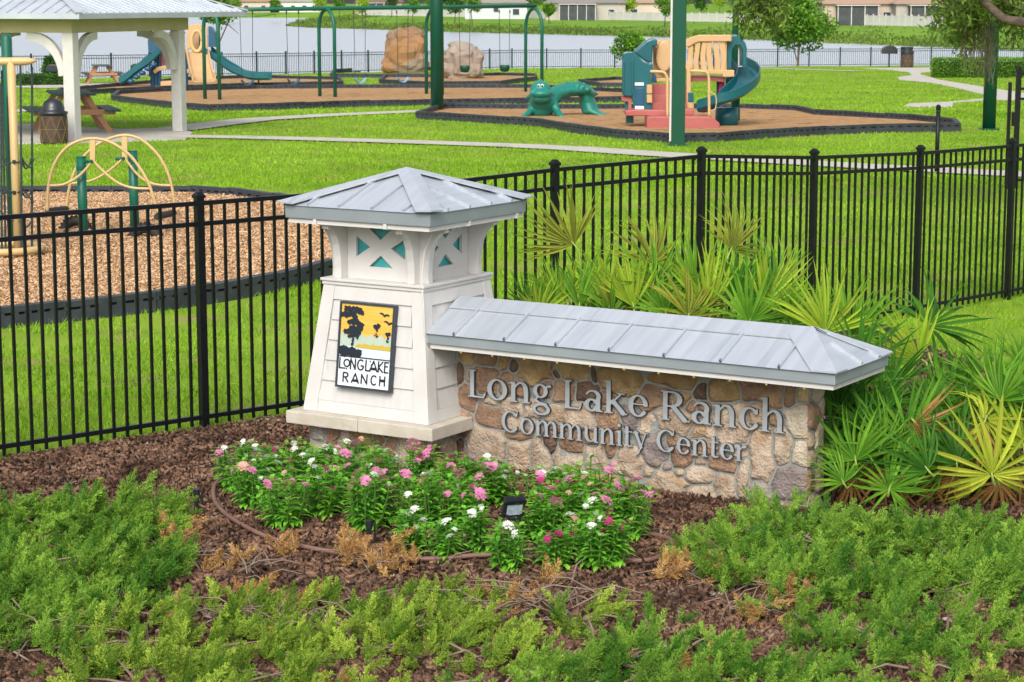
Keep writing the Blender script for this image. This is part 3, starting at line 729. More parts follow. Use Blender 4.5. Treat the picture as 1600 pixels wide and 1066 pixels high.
def er(b, f): return W(WE + .012 + (RE - WE - .012) * f, WC + b, e0 + (zr - e0) * f + .008)
MB().bar(er(-.03, .01), er(-.03, .62), .014, .02).build('seam', M['metal'], wr)
MB().bar(er(.20, .01), er(.20, .25), .014, .02).build('seam', M['metal'], wr)
def sheet(pts, t=.008):
    n = len(pts); off = np.array([0, 0, -t])
    return MB().add(list(pts) + [p + off for p in pts], [tuple(range(n)), tuple(range(n, 2 * n))[::-1]] + [(i, n + i, n + (i + 1) % n, (i + 1) % n) for i in range(n)])
def wslb(a, f, lift): return W(a, F1 + (WC - F1) * f, e0 + (zr - e0) * f + lift)
rc = MB()
for fn in (wsl, wslb):
    q = [fn(-.17, .70, .014), fn(RE - .005, .70, .014), W(RE + .0, WC, zr + .016), W(-.17, WC, zr + .016)]
    rc.add(q + [p + np.array([0, 0, -.009]) for p in q], [(0, 1, 2, 3), (4, 7, 6, 5), (0, 4, 5, 1), (1, 5, 6, 2), (3, 7, 4, 0)])
rc.build('ridge_cap', M['metal'], wr)
for sgn, fn, Fb in ((-1, wsl, F0), (1, wslb, F1)):
    tip = W(WE + .018, Fb + sgn * .006, e0 + .014); top = W(RE, WC, zr + .02)
    l0 = fn(WE - .13, -.01, .012); l1 = fn(RE - .10, .76, .018); r0 = W(WE + .018, Fb - sgn * .13, e0 + .012); r1 = er(sgn * .045, .80) + np.array([0, 0, .006])
    off = np.array([0, 0, -.009]); q = [tip, l0, l1, top, r1, r0]
    MB().add(q + [p + off for p in q], [(0, 1, 2, 3), (0, 3, 4, 5), (6, 9, 8, 7), (6, 11, 10, 9), (0, 6, 7, 1), (1, 7, 8, 2), (4, 10, 11, 5), (5, 11, 6, 0)]).build('hip_cap', M['metal'], wr)
for i in range(11):
    o = link('bulb', bulb_me, None, wall); o.location = W(.06 + .213 * i, WC - WH + .02, .731) - root_loc(wall)

# ------------------------------------------------------------------ lettering
TK, TN = .080, .030                  # half widths of thick and thin strokes, cap height = 1
def G_line(x0, y0, x1, y1, w0, w1=None, n=26):
    w1 = w0 if w1 is None else w1
    return [('c', x0 + (x1 - x0) * t, y0 + (y1 - y0) * t, w0 + (w1 - w0) * t) for t in np.linspace(0, 1, n)]
def G_arc(cx, cy, rx, ry, a0, a1, tk=TK, tn=TN, n=60):
    o = []
    for a in np.radians(np.linspace(a0, a1, n)):
        w = tn + (tk - tn) * abs(math.cos(a)) ** 1.3; o.append(('c', cx + (rx - w) * math.cos(a), cy + (ry - w) * math.sin(a), w))
    return o
def G_box(x0, x1, y0, y1): return [('b', (x0 + x1) / 2, (y0 + y1) / 2, (x1 - x0) / 2, (y1 - y0) / 2)]
def G_stem(x, y0, y1, foot=True, head=None, w=TK):
    o = G_box(x - w * .92, x + w * .92, y0, y1)
    if foot: o += G_box(x - w - .075, x + w + .075, y0, y0 + .042)
    if head == 'both': o += G_box(x - w - .075, x + w + .075, y1 - .042, y1)
    if head == 'flag': o += G_line(x - w - .07, y1 - .055, x, y1 - .03, .022, .035)
    return o
def G_arch(x0, x1, top):
    xm = (x0 + x1) / 2; rx = (x1 - x0) / 2
    return G_line(x0 + .04, top - .26, x0 + .14, top - .10, .022, .03) + [('c', xm + .04 + (rx - .05) * math.cos(a), top - .30 + .26 * math.sin(a), .035 + .045 * max(0, math.cos(a))) for a in np.radians(np.linspace(135, 0, 40))]
XH = .74
GL = {
 'L': (.70, G_stem(.16, 0, 1, True, 'both') + G_box(.16, .60, 0, .06) + G_line(.585, .03, .645, .20, .026, .018)),
 'o': (.80, G_arc(.38, XH / 2, .36, XH / 2 + .015, 0, 360)),
 'n': (.82, G_stem(.16, 0, XH - .02, True, 'flag') + G_arch(.16, .62, XH + .01) + G_stem(.62, 0, XH - .28)),
 'g': (.74, G_arc(.31, .50, .26, .25, 0, 360, .07, .028) + G_line(.47, .64, .64, .70, .03, .05) + G_line(.20, .27, .13, .15, .03, .04) + G_line(.13, .15, .30, .06, .04, .045) + G_line(.30, .06, .50, .03, .045, .05) + G_arc(.34, -.15, .31, .21, 0, 360, .055, .035)),
 'a': (.72, G_stem(.52, 0, XH - .26, False) + G_box(.46, .68, 0, .05) + [('c', .33 + .215 * math.cos(a), XH - .24 + .21 * math.sin(a), .032 + .04 * max(0, math.cos(a))) for a in np.radians(np.linspace(155, 0, 40))] + G_arc(.30, .215, .25, .225, 40, 330, .075, .03) + G_line(.46, .36, .52, .44, .03)),
 'k': (.80, G_stem(.16, 0, 1.14, True, 'flag') + G_line(.2, .30, .56, .68, .028) + G_box(.46, .72, XH - .045, XH) + G_line(.32, .42, .66, .04, .075) + G_box(.55, .80, 0, .042)),
 'e': (.74, G_arc(.36, XH / 2, .33, XH / 2 + .015, 12, 318) + G_box(.10, .62, .40, .445)),
 'R': (.98, G_stem(.16, 0, 1, True, 'both') + G_box(.1, .42, .945, 1.0) + G_box(.1, .42, .46, .51) + G_arc(.40, .73, .32, .27, -92, 92, .085, .03) + G_line(.42, .47, .80, .05, .075) + G_box(.72, .98, 0, .045)),
 'c': (.68, G_arc(.36, XH / 2, .33, XH / 2 + .015, 42, 320) + G_line(.575, .60, .60, .70, .03, .02)),
 'h': (.82, G_stem(.16, 0, 1.14, True, 'flag') + G_arch(.16, .62, XH + .01) + G_stem(.62, 0, XH - .28)),
 'C': (.98, G_arc(.50, .5, .47, .515, 45, 318, .085, .03) + G_line(.83, .82, .86, .99, .03, .018)),
 'm': (1.24, G_stem(.16, 0, XH - .02, True, 'flag') + G_arch(.16, .60, XH + .01) + G_stem(.60, 0, XH - .28) + G_arch(.60, 1.04, XH + .01) + G_stem(1.04, 0, XH - .28)),
 'u': (.82, G_stem(.16, .22, XH, False, 'flag') + [('c', .38 + .19 * math.cos(a), .25 - .20 * abs(math.sin(a)), .036 + .04 * max(0, -math.cos(a))) for a in np.radians(np.linspace(180, 330, 40))] + G_stem(.62, 0, XH, False, 'flag') + G_box(.62, .78, 0, .045)),
 'i': (.36, G_stem(.18, 0, XH - .02, True, 'flag') + [('c', .17, .95, .075)]),
 't': (.50, G_stem(.20, .08, .95, False) + G_box(.03, .46, XH - .05, XH) + G_line(.22, .09, .32, .035, .06, .03) + G_line(.32, .035, .46, .08, .03, .02)),
 'y': (.76, G_line(.14, XH - .03, .40, .06, .07) + G_line(.62, XH - .03, .30, -.20, .03) + G_line(.30, -.20, .14, -.30, .03, .055) + G_box(.0, .28, XH - .042, XH) + G_box(.50, .76, XH - .042, XH)),
 'r': (.56, G_stem(.16, 0, XH - .02, True, 'flag') + G_line(.2, .48, .32, .64, .025, .035) + G_line(.32, .64, .46, .67, .035, .06)),
 ' ': (.36, [])}
def glyph_field(prims, xs, ys):
    X, Y = np.meshgrid(xs, ys); D = np.full(X.shape, -9.0)
    for p in prims:
        if p[0] == 'c': d = p[3] - np.hypot(X - p[1], Y - p[2])
        else: d = np.minimum(p[3] - np.abs(X - p[1]), p[4] - np.abs(Y - p[2]))
        D = np.maximum(D, d)
    return D
M['letter'] = mat('letter_metal', col('#aeb5bb', .75), col('#bcc2c8', .75), 25, 0.4, metal=0.15, spec=0.5)
M['letter_edge_shade'] = mat('letter_edge_shade', col('#3f4348', .8), None, rough=.6)  # dark side faces: the letters' shadow edges put into the colour
def set_text(txt, a0, a1, zb, cap, parent):
    total = sum(GL[c][0] for c in txt); k = (a1 - a0) / total; x = a0; org = root_loc(parent)
    for c in txt:
        w, prims = GL[c]
        if prims:
            xs = np.arange(-.06, w + .08, .026); ys = np.arange(-.42 if c in 'gy' else -.04, 1.2, .026)
            F = glyph_field(prims, xs, ys)
            off = x
            me = ms_mesh('letter', F, xs, ys, lambda gx, gy, h, off=off: W(off + gx * k, .392 - h * .02, zb + gy * cap) - org, None, .018)
            me.materials.append(M['letter']); me.materials.append(M['letter_edge_shade'])
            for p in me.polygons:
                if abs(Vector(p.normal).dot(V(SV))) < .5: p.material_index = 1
            link('letter', me, None, parent)
        x += w * k
set_text('Long Lake Ranch', -.03, 2.0, .432, .163, wall)
set_text('Community Center', .200, 1.775, .252, .122, wall)
# ------------------------------------------------------------------ plaque on the tower
plaque = thing('plaque', W(-.545, .09, .46), 'framed plaque with black pine, birds and lake on yellow sky', 'plaque')
_q0 = W(TC[0], TC[1] - HB0, B0); _q1 = W(TC[0], TC[1] - HB1, B1); PUP = (_q1 - _q0) / np.linalg.norm(_q1 - _q0); PN = np.cross(SU, PUP)
if PN @ SV > 0: PN = -PN
PO = _q0 + PUP * .162 + SU * (-.748 - TC[0])                     # lower left corner on the face
PW, PH = .393, .506
def PP(s, t, h): return PO + SU * (s * PW) + PUP * (t * PH) + PN * h     # s, t in 0..1
M['pframe'] = mat('plaque_frame', col('#343b45', .9), None, rough=.4)
M['pwhite'] = mat('plaque_white', col('#dfe6ee', .9), col('#e9eef4', .9), 9, .5)
M['pyellow'] = mat('plaque_yellow', col('#e2ac40', .85), col('#edc25c', .85), 3, .5, stretch=(1, 1, 14))
M['pteal'] = mat('plaque_teal', col('#b5c9b4', .8), col('#c0cfc2', .8), 6, .5)
M['pochre'] = mat('plaque_ochre', col('#c3a93c', .9), None, rough=.5)
M['pblue'] = mat('plaque_blue', col('#c3d9ec', .9), col('#dbe7f2', .9), 5, .5, stretch=(1, 1, 5))
M['pdark'] = mat('plaque_black', col('#1d2530', .9), None, rough=.4)
def pprism(poly, h0, h1, name, m): return MB().prism([PP(s, t, h0) for s, t in poly], PN * (h1 - h0)).build(name, m, plaque)
pprism([(0, 0), (1, 0), (1, 1), (0, 1)], .014, .040, 'backing', M['pframe'])
fw = .030; fh = fw * PW / PH
for poly in ([(0, 0), (1, 0), (1, fh), (0, fh)], [(0, 1 - fh), (1, 1 - fh), (1, 1), (0, 1)], [(0, fh), (fw, fh), (fw, 1 - fh), (0, 1 - fh)], [(1 - fw, fh), (1, fh), (1, 1 - fh), (1 - fw, 1 - fh)]):
    pprism(poly, .0402, .050, 'frame', M['pframe'])
TD = .365
x0, x1 = fw + .002, 1 - fw - .002
pprism([(x0, fh + .002), (x1, fh + .002), (x1, TD - .006), (x0, TD - .006)], .0402, .043, 'name_panel', M['pwhite'])
pprism([(x0, TD - .006), (x1, TD - .006), (x1, TD + .006), (x0, TD + .006)], .0402, .047, 'divider', M['pframe'])
wv = lambda n, a, b, y, k, ph: [(a + (b - a) * i / n, y + k * math.sin(i * 1.7 + ph) + k * .6 * math.sin(i * 3.1 + ph * 2)) for i in range(n + 1)]
pprism([(x0, TD + .007), (x1, TD + .007), (x1, .49), (x0, .49)], .0402, .042, 'lake_picture', M['pblue'])
up = wv(20, x1, x0, .625, .022, .4)
pprism([(x0, .4905), (x1, .4905)] + up, .0402, .0424, 'mist_picture', M['pteal'])
pprism([(p[0], p[1] + .0005) for p in up[::-1]] + [(x1, 1 - fh - .002), (x0, 1 - fh - .002)], .0402, .0428, 'sky_picture', M['pyellow'])
pprism([(.30, .478)] + [(x1, .470), (x1, .515)] + wv(14, x1, .40, .525, .008, 1.0) + [(.33, .505)], .0426, .0438, 'shore_picture', M['pochre'])
def blobmesh(name, circ, h0, h1, m, step=.012, boxes=(), rough=.010, seed=1.0):
    xs = np.arange(x0, x1 + step, step); ys = np.arange(fh, 1 - fh, step * PW / PH)
    X, Y = np.meshgrid(xs, ys); D = np.full(X.shape, -9.0); asp = PH / PW
    for cx, cy, r in circ: D = np.maximum(D, r - np.hypot(X - cx, (Y - cy) * asp))
    nzf = np.array([[noise.noise((x * 38, y * 48, seed)) for x in xs] for y in ys]); D = D + nzf * rough
    D = np.minimum(D, np.minimum(X - x0 - .004, x1 - .004 - X))
    org = root_loc(plaque)
    link(name, ms_mesh(name, D, xs, ys, lambda s, t, h: PP(s, t, h1) + PN * (h * .001) - org, None, h1 - h0), m, plaque)
tree_c = [(.27, .46 + .02 * i, .016) for i in range(22)] + [(.12, .92, .04), (.17, .915, .05), (.24, .925, .035), (.31, .915, .05), (.37, .905, .05), (.41, .885, .035), (.07, .845, .04), (.13, .85, .045), (.19, .855, .04), (.26, .86, .045), (.30, .83, .03), (.19, .765, .035), (.24, .775, .04), (.30, .785, .05), (.36, .755, .045), (.42, .745, .032), (.22, .70, .035), (.29, .69, .05), (.35, .68, .04), (.40, .70, .04), (.13, .655, .035), (.19, .66, .04), (.26, .64, .06), (.33, .635, .05), (.38, .65, .03), (.20, .60, .025), (.35, .60, .025)]
blobmesh('pine_picture', tree_c, .0428, .050, M['pdark'], rough=.022, seed=2.0)
blobmesh('bush_picture', [(.06 + .03 * i, .40 + .05 * abs(math.sin(i * 1.3 + .5)) * (1 - i / 18), .055) for i in range(12)], .0428, .0495, M['pdark'], rough=.03, seed=3.0)
for (bx, by, bs, sd) in ((.69, .715, 1.0, 4.0), (.90, .645, .75, 5.0)):
    blobmesh('palm_picture', [(bx - .03 * bs, by + .03 * bs, .03 * bs), (bx + .03 * bs, by + .035 * bs, .035 * bs), (bx, by + .01 * bs, .03 * bs), (bx + .01 * bs, by - .03 * bs, .014), (bx, by - .055 * bs, .012), (bx - .02 * bs, by - .075 * bs, .016 * bs), (bx + .01 * bs, by - .085 * bs, .016 * bs)], .0428, .049, M['pdark'], rough=.016, seed=sd)
for (bx, by) in ((.82, .875), (.91, .785)):
    blobmesh('bird_picture', [(bx - .085 + .0085 * i, by + .022 - .0028 * i + .012 * math.sin(i * .35), .008 + .0012 * min(i, 10 - i)) for i in range(11)] + [(bx + .0085 * i, by - .004 + .012 * math.sin(i * .33) + .0006 * i, .0095 + .0008 * (8 - i)) for i in range(10)], .0428, .048, M['pdark'], step=.006, rough=.0, seed=1)
# plaque letters: plain strokes, unit square per letter
def st(*pts): return [('c', x, y, None) for k in range(len(pts) - 1) for x, y in [(pts[k][0] + (pts[k + 1][0] - pts[k][0]) * t, pts[k][1] + (pts[k + 1][1] - pts[k][1]) * t) for t in np.linspace(0, 1, 18)]]
def ac(cx, cy, rx, ry, a0, a1): return [('c', cx + rx * math.cos(a), cy + ry * math.sin(a), None) for a in np.radians(np.linspace(a0, a1, 44))]
PG = {'L': st((.1, 1), (.1, 0), (.8, 0)), 'O': ac(.5, .55, .42, .36, 0, 360) , 'N': st((.1, 0), (.1, 1), (.85, 0), (.85, 1)), 'G': ac(.5, .5, .42, .5, 55, 325) + st((.84, .22), (.84, .42), (.58, .42)),
      'A': st((.05, 0), (.5, 1), (.95, 0)) + st((.24, .30), (.76, .30)) + st((.20, .18), (.80, .18)), 'K': st((.1, 0), (.1, 1)) + st((.8, 1), (.12, .45), (.85, 0)), 'E': st((.85, 1), (.15, 1), (.15, 0), (.85, 0)) + st((.15, .6), (.7, .6)),
      'R': st((.12, 0), (.12, 1), (.5, 1)) + ac(.5, .76, .32, .24, 90, -90) + st((.5, .52), (.12, .52)) + st((.4, .52), (.88, 0)), 'C': ac(.52, .5, .42, .5, 50, 310), 'H': st((.12, 0), (.12, 1)) + st((.85, 0), (.85, 1)) + st((.12, .62), (.85, .62)) + st((.12, .48), (.85, .48))}
def ptext(spec, t0, h):
    for ch, s, w, dots in spec:
        xs = np.arange(-.15, 1.2, .035); ys = np.arange(-.15, 1.18, .035)
        X, Y = np.meshgrid(xs, ys); D = np.full(X.shape, -9.0)
        sw = .0105 / w
        for p in PG[ch]: D = np.maximum(D, sw - np.hypot(X - p[1], (Y - p[2]) * (h * PH / (w * PW))))
        for dx, dy in dots: D = np.maximum(D, sw * 1.1 - np.hypot(X - dx, (Y - dy) * (h * PH / (w * PW))))
        org = root_loc(plaque)
        link('letter', ms_mesh('letter', D, xs, ys, lambda gx, gy, hh, s=s, w=w: PP(s + gx * w, t0 + gy * h, .047) + PN * (hh * .001) - org, None, .004), M['pdark'], plaque)
ptext([('L', .045, .10, ()), ('O', .125, .12, ((.5, -.02), (.2, .0))), ('N', .245, .115, ()), ('G', .375, .135, ()), ('L', .525, .115, ((.75, .95), (.95, .62))), ('A', .60, .15, ()), ('K', .755, .105, ()), ('E', .865, .085, ())], .225, .115)
ptext([('R', .12, .12, ()), ('A', .285, .14, ()), ('N', .455, .135, ()), ('C', .635, .12, ()), ('H', .79, .12, ())], .07, .105)
# ------------------------------------------------------------------ foliage helpers
def leaf_quads(C, size, rng, aspect=1.7, droop=0.0, up=0.35):
    """bent rhombic leaves at points C"""
    n = len(C); d = rng.normal(0, 1, (n, 3)); d[:, 2] -= droop; d /= np.linalg.norm(d, axis=1)[:, None]
    nn = rng.normal(0, 1, (n, 3)); nn[:, 2] += up * 3; s = np.cross(d, nn); s /= np.linalg.norm(s, axis=1)[:, None] + 1e-9
    k = np.cross(s, d); L = (size * rng.uniform(.6, 1.3, n))[:, None]
    v = np.stack([C, C + d * L * .5 + s * L / aspect * .5 + k * L * .08, C + d * L, C + d * L * .5 - s * L / aspect * .5 + k * L * .08], 1).reshape(-1, 3)
    i = (np.arange(n) * 4)[:, None]
    return v, np.concatenate([i + np.array((0, 1, 2)), i + np.array((0, 2, 3))], 0)
def clump_points(n, ctr, rad, rng, nclump, cr):
    c = rng.normal(0, 1, (nclump, 3)); c /= np.linalg.norm(c, axis=1)[:, None]; c *= rng.uniform(.25, 1, (nclump, 1)) ** .5
    k = rng.integers(0, nclump, n); o = rng.normal(0, 1, (n, 3)); o /= np.linalg.norm(o, axis=1)[:, None]; o *= rng.uniform(.5, 1.05, (n, 1))
    return np.array(ctr) + (c[k] * (1 - cr) + o * cr * rng.uniform(.7, 1.2, (nclump, 1))[k]) * np.array(rad)
def leafmat(name, a, b, c=None, k=.98, tr=.35): return mat(name, col(a, k), col(b, k), 1.2, .55, island=.45, transl=tr, spec=.25, c3=col(c, k) if c else None, s3=2.0, t3=.6)
M['lf_mid'] = leafmat('leaves_mid', '#4c7a22', '#76a832', '#39611f')
M['lf_dark'] = leafmat('leaves_dark', '#2f5a22', '#4d7d2c', '#254a1e')
M['lf_yel'] = leafmat('leaves_yellow_green', '#86b02c', '#b3cc45', '#5d8a28')
M['lf_oak'] = leafmat('leaves_oak', '#4f6d2a', '#7d9840', '#93a04e')
M['bark'] = mat('bark', col('#6d5a4a', .8), col('#8c7a68', .8), 12, .9, bump=.8, bscale=18, stretch=(1, 1, .3))
def tree(name, label, base, h, ctr_h, rad, leaf, n, m, seed, cat='tree', group=None, trunk_r=.12, nclump=22, cr=.34):
    rng = np.random.default_rng(seed); root = thing(name, base, label, cat, group)
    c = np.array(base) + np.array([0, 0, ctr_h])
    tb = MB(); b0 = np.array(base, float) - (0, 0, .1)
    top = c + (rng.normal(0, .1) * rad[0], 0, rad[2] * .3)
    tb.tube([b0, b0 + (top - b0) * .35 + rng.normal(0, .03, 3) * h * .3, b0 + (top - b0) * .7, top], [trunk_r * 1.2, trunk_r * .9, trunk_r * .6, trunk_r * .2], 7)
    for i in range(6):
        st_ = b0 + (top - b0) * rng.uniform(.35, .75); e = c + rng.normal(0, .5, 3) * np.array(rad) * .9
        tb.tube([st_, (st_ + e) / 2 + (0, 0, rad[2] * .12), e], [trunk_r * .5, trunk_r * .35, trunk_r * .12], 5)
    tb.build('trunk', M['bark'], root, smooth=True)
    P = clump_points(n, c, rad, rng, nclump, cr); P = P[P[:, 2] > base[2] + .02]
    v, f = leaf_quads(P - np.array(base), leaf, rng)
    link('crown', np_mesh('crown', v, f), m, root)
    return root

# ------------------------------------------------------------------ far side of the lake
def far_house(label, px, Y, w, wall_c, roof_c, porch=None, windows=(), depth=9.0, eave=3.55):
    z = far_z(); x = (px - 800) / 3333.0 * Y; b = np.array((x, Y, z))
    root = thing('house', b, label, 'house')
    mw = mat('house_wall', col(wall_c, .85), None, rough=.8); mr = mat('house_roof', col(roof_c, .8), col(roof_c, .65), 3, .85)
    MB().box(b + (0, depth / 2, eave / 2), (w, depth, eave)).build('wall', mw, root)
    o = .5; q = [(-w / 2 - o, -o), (w / 2 + o, -o), (w / 2 + o, depth + o), (-w / 2 - o, depth + o)]
    r = MB().add([b + (i, j, eave) for i, j in q] + [b + (i, j, eave + .18) for i, j in q] + [b + (-w / 2 + 3.2, depth / 2, eave + 2.1), b + (w / 2 - 3.2, depth / 2, eave + 2.1)],
                 [(3, 2, 1, 0), (0, 1, 5, 4), (1, 2, 6, 5), (2, 3, 7, 6), (3, 0, 4, 7), (4, 5, 9, 8), (5, 6, 9), (6, 7, 8, 9), (7, 4, 8)]).build('roof', mr, root)
    for wx, wz, ww, wh in windows:
        f = MB().box(b + (wx, -.03, wz), (ww + .2, .08, wh + .2)).build('window', M['trim'], root)
        MB().box(b + (wx, -.08, wz), (ww, .04, wh)).build('pane', M['pane'], f)
    if porch:
        px0, px1 = porch; pd = 2.6
        MB().box(b + ((px0 + px1) / 2, -pd / 2, eave * .46), (px1 - px0 - .1, pd - .1, eave * .9)).build('porch_screen', M['screen'], root)
        n = max(2, int((px1 - px0) / 1.8))
        for i in range(n + 1):
            MB().box(b + (px0 + (px1 - px0) * i / n, -pd - .02, eave * .46), (.14, .14, eave * .92)).build('porch_post', M['trim'], root)
        MB().box(b + ((px0 + px1) / 2, -pd / 2 - .1, eave * .95), (px1 - px0 + .5, pd + .4, .16)).build('porch_roof', M['trim'], root)
    return root
M['pane'] = mat('window_pane', col('#3c4a55', .8), None, rough=.15); M['screen'] = mat('porch_screen', col('#454a4f', .7), col('#585c5e', .7), 1.2, .8)
far_house('tan house with dark screened porch behind the white fence at right', 1345, 362, 13, '#c9b9a6', '#b59682', (-4.2, 2.6), ((4.5, 1.6, 1.2, 1.2),))
far_house('grey house with dark screened porch beside the drooping oak', 1452, 358, 11, '#b9b3aa', '#b09482', (-3.5, 3.5))
far_house('house with dark porch and low shrub behind the white fence', 915, 455, 17, '#bdb6ac', '#8f8a86', (-5.6, 2.0), ((5.5, 1.6, 1.2, 1.3),))
far_house('pale blue grey house with one small window above the swing beam', 775, 480, 14, '#cfd3d8', '#9d978f', None, ((0, 2.1, 1.1, 1.0), (4.5, 1.6, 1.4, 1.3)))
far_house('cream house between trees at the middle of the far bank', 1012, 470, 11, '#d8c6b4', '#b79a86', None, ((-3, 1.6, 1.4, 1.3), (5, 1.6, 1.4, 1.3)))
far_house('brown house half hidden by trees left of the thick green post', 592, 640, 14, '#a59786', '#7d6a5c', (-3, 4), ())
far_house('white house with a row of windows at the far left shore', 462, 745, 18, '#e2e0dd', '#a8a29b', None, ((-5, 1.7, 1.3, 1.3), (-1, 1.7, 1.3, 1.3), (3, 1.7, 1.3, 1.3), (6.5, 1.4, 1.3, 1.9)))
far_house('tan roofed house at the far left shore beside the shelter roof', 398, 745, 17, '#cdbfb0', '#a98a70', None, ((-3, 1.7, 1.4, 1.3), (3, 1.7, 1.4, 1.3)))
M['vinyl'] = mat('white_vinyl', col('#dedbd6', .85), col('#d3d0cb', .85), .8, .6, objr=.04)
def vinyl(label, pxs, pl):
    c = [fp(*p) for p in pxs]; root = thing('vinyl_fence', c[0], label, 'fence')
    pan = MB().box((.5, 0, .84), (.985, .05, 1.5)).box((.5, 0, .12), (.99, .09, .12)).box((.5, 0, 1.64), (.99, .09, .12)).mesh('panel'); pan.materials.append(M['vinyl'])
    pst = MB().box((0, 0, .92), (.15, .15, 1.84)).hexa([(-.1, -.1, 1.84), (.1, -.1, 1.84), (.1, .1, 1.84), (-.1, .1, 1.84)], [(-.02, -.02, 1.94), (.02, -.02, 1.94), (.02, .02, 1.94), (-.02, .02, 1.94)]).mesh('post'); pst.materials.append(M['trim'])
    for a, b in zip(c[:-1], c[1:]):
        L = np.linalg.norm(b - a); n = max(1, int(L / pl)); ang = math.atan2(b[1] - a[1], b[0] - a[0])
        for i in range(n):
            p = a + (b - a) * i / n - c[0]
            o = link('panel', pan, None, root); o.location = p; o.rotation_euler = (0, 0, ang); o.scale = (L / n, 1, 1)
            o = link('post', pst, None, root); o.location = p; o.rotation_euler = (0, 0, ang)
vinyl('white vinyl fence below the porch houses at right across the lake', [(1150, 35.5), (1290, 38.6), (1500, 43.5)], 2.1)
vinyl('long white vinyl fence running behind the swing set across the lake', [(560, 24), (700, 26.5), (870, 30), (1020, 33), (1146, 35.4)], 3.2)
rngt = np.random.default_rng(21)
FT = [(858, 37, 4.2, 'lf_mid', 'small round tree by the shore right of the swing arch'), (738, 38, 6.5, 'lf_mid', 'tree with two thin trunks on the far bank right of the thick post'), (710, 37, 6.0, 'lf_dark', 'darker tree hugging the right edge of the thick post across the lake'),
      (645, 34, 5.6, 'lf_mid', 'loose green tree on the far bank above the orange rock'), (566, 33, 5.2, 'lf_yel', 'yellow green tree above the middle swing bay'), (500, 29.5, 6.5, 'lf_yel', 'yellow green tree above the second swing arch'), (530, 29, 6, 'lf_mid', 'mid green tree behind the swing beam, between two yellowish trees'),
      (940, 27, 6, 'lf_dark', 'dark tree beside the dark porch across the lake'), (985, 31, 5.6, 'lf_yel', 'pale tree leaning over the white fence behind the lake shrub'), (1038, 41, 5.6, 'lf_mid', 'tall tree left of the nearest green post across the lake'), (1095, 31, 6.0, 'lf_dark', 'dark tree right of the nearest green post across the lake'),
      (1378, 35, 4.0, 'lf_mid', 'round tree between the two porch houses at right'), (820, 26, 5.0, 'lf_dark', 'purplish dark tree above the right swing arch'), (370, 27, 5, 'lf_mid', 'tree above the shelter roof tip at the far shore'), (430, 26.5, 5.0, 'lf_mid', 'tree between the two far left houses'),
      (1300, 36, 5.0, 'lf_mid', 'tree at the left end of the tan porch house across the lake'), (1425, 33, 5.6, 'lf_dark', 'dark tree between the right porch house and the oak leaves'), (612, 27, 6.5, 'lf_dark', 'dark tree beside the brown house across the lake'), (678, 30, 6.5, 'lf_mid', 'tree crown peeking left of the thick green post'), (760, 24, 7.5, 'lf_mid', 'tall tree left of the pale blue grey house'), (960, 25, 8.0, 'lf_mid', 'tall tree over the end of the dark porch house'), (1010, 27, 7.5, 'lf_dark', 'dark tree behind the pale leaning tree across the lake'), (1070, 26, 8.0, 'lf_mid', 'tall tree behind the nearest green post across the lake'), (1125, 28, 7.5, 'lf_yel', 'yellow green tree above the wavy tan play panel'), (840, 23, 8.0, 'lf_mid', 'broad tree above the right swing arch'), (1190, 30, 7, 'lf_dark', 'dark tree seen left of the young lake tree'),
      (1492, 70, 4.8, 'lf_yel', 'bright tree on the far shore behind the hanging moss'), (1582, 74, 5.2, 'lf_yel', 'yellow green tree on the far shore at the right edge'), (893, 29, 2.2, 'lf_mid', 'low shrub in front of the dark porch across the lake')]
for i, (x, y, h, m, lb) in enumerate(FT):
    b = fp(x, y); tree('tree', lb, b, h, h * .62, (h * .36, h * .36, h * .40), .34, 1500, M[m], 100 + i, group='trees across the lake', trunk_r=.09, nclump=16)
tl = []; 
for i in range(60):
    b = np.array((rngt.uniform(-330, 330), rngt.uniform(800, 1000), far_z())); tl.append(clump_points(500, b + (0, 0, 4.5), (9, 6, 5), rngt, 10, .4))
v, f = leaf_quads(np.concatenate(tl), 1.5, rngt)
tag(link('tree_line', np_mesh('tree_line', v, f), M['lf_dark']), 'distant dark tree line closing the view behind the far houses', 'trees', kind='stuff')

# ------------------------------------------------------------------ lake fence
M['lakefence'] = mat('lake_fence_paint', col('#1d3a36', .8), None, rough=.4)
lk = thing('lake_fence', (0, LF_Y[3], gz(0, LF_Y[3])), 'dark green picket fence along the near edge of the lake', 'fence')
pts = [np.array((x, y, gz(x, y))) for x, y in zip(LF_X, LF_Y)]
pk = MB(); lp = MB().box((0, 0, .64), (.075, .075, 1.32)).mesh('post'); lp.materials.append(M['lakefence'])
for a, b in zip(pts[:-1], pts[1:]):
    L = np.linalg.norm(b - a); n = int(L / 2.35); ang = math.atan2(b[1] - a[1], b[0] - a[0]); d = (b - a) / n
    for i in range(n):
        p = a + d * i
        if abs(p[0]) > p[1] * .27: continue
        o = link('post', lp, None, lk); o.location = p - root_loc(lk); o.rotation_euler = (0, 0, ang)
        for h in (1.17, 1.02, .10): pk.bar(p + (0, 0, h), p + d + (0, 0, h), .035, .035)
        for k in range(1, 16): pk.box(p + d * k / 16 + (0, 0, .62), (.02, .02, 1.12))
pk.build('picket_run', M['lakefence'], lk)['kind'] = 'stuff'

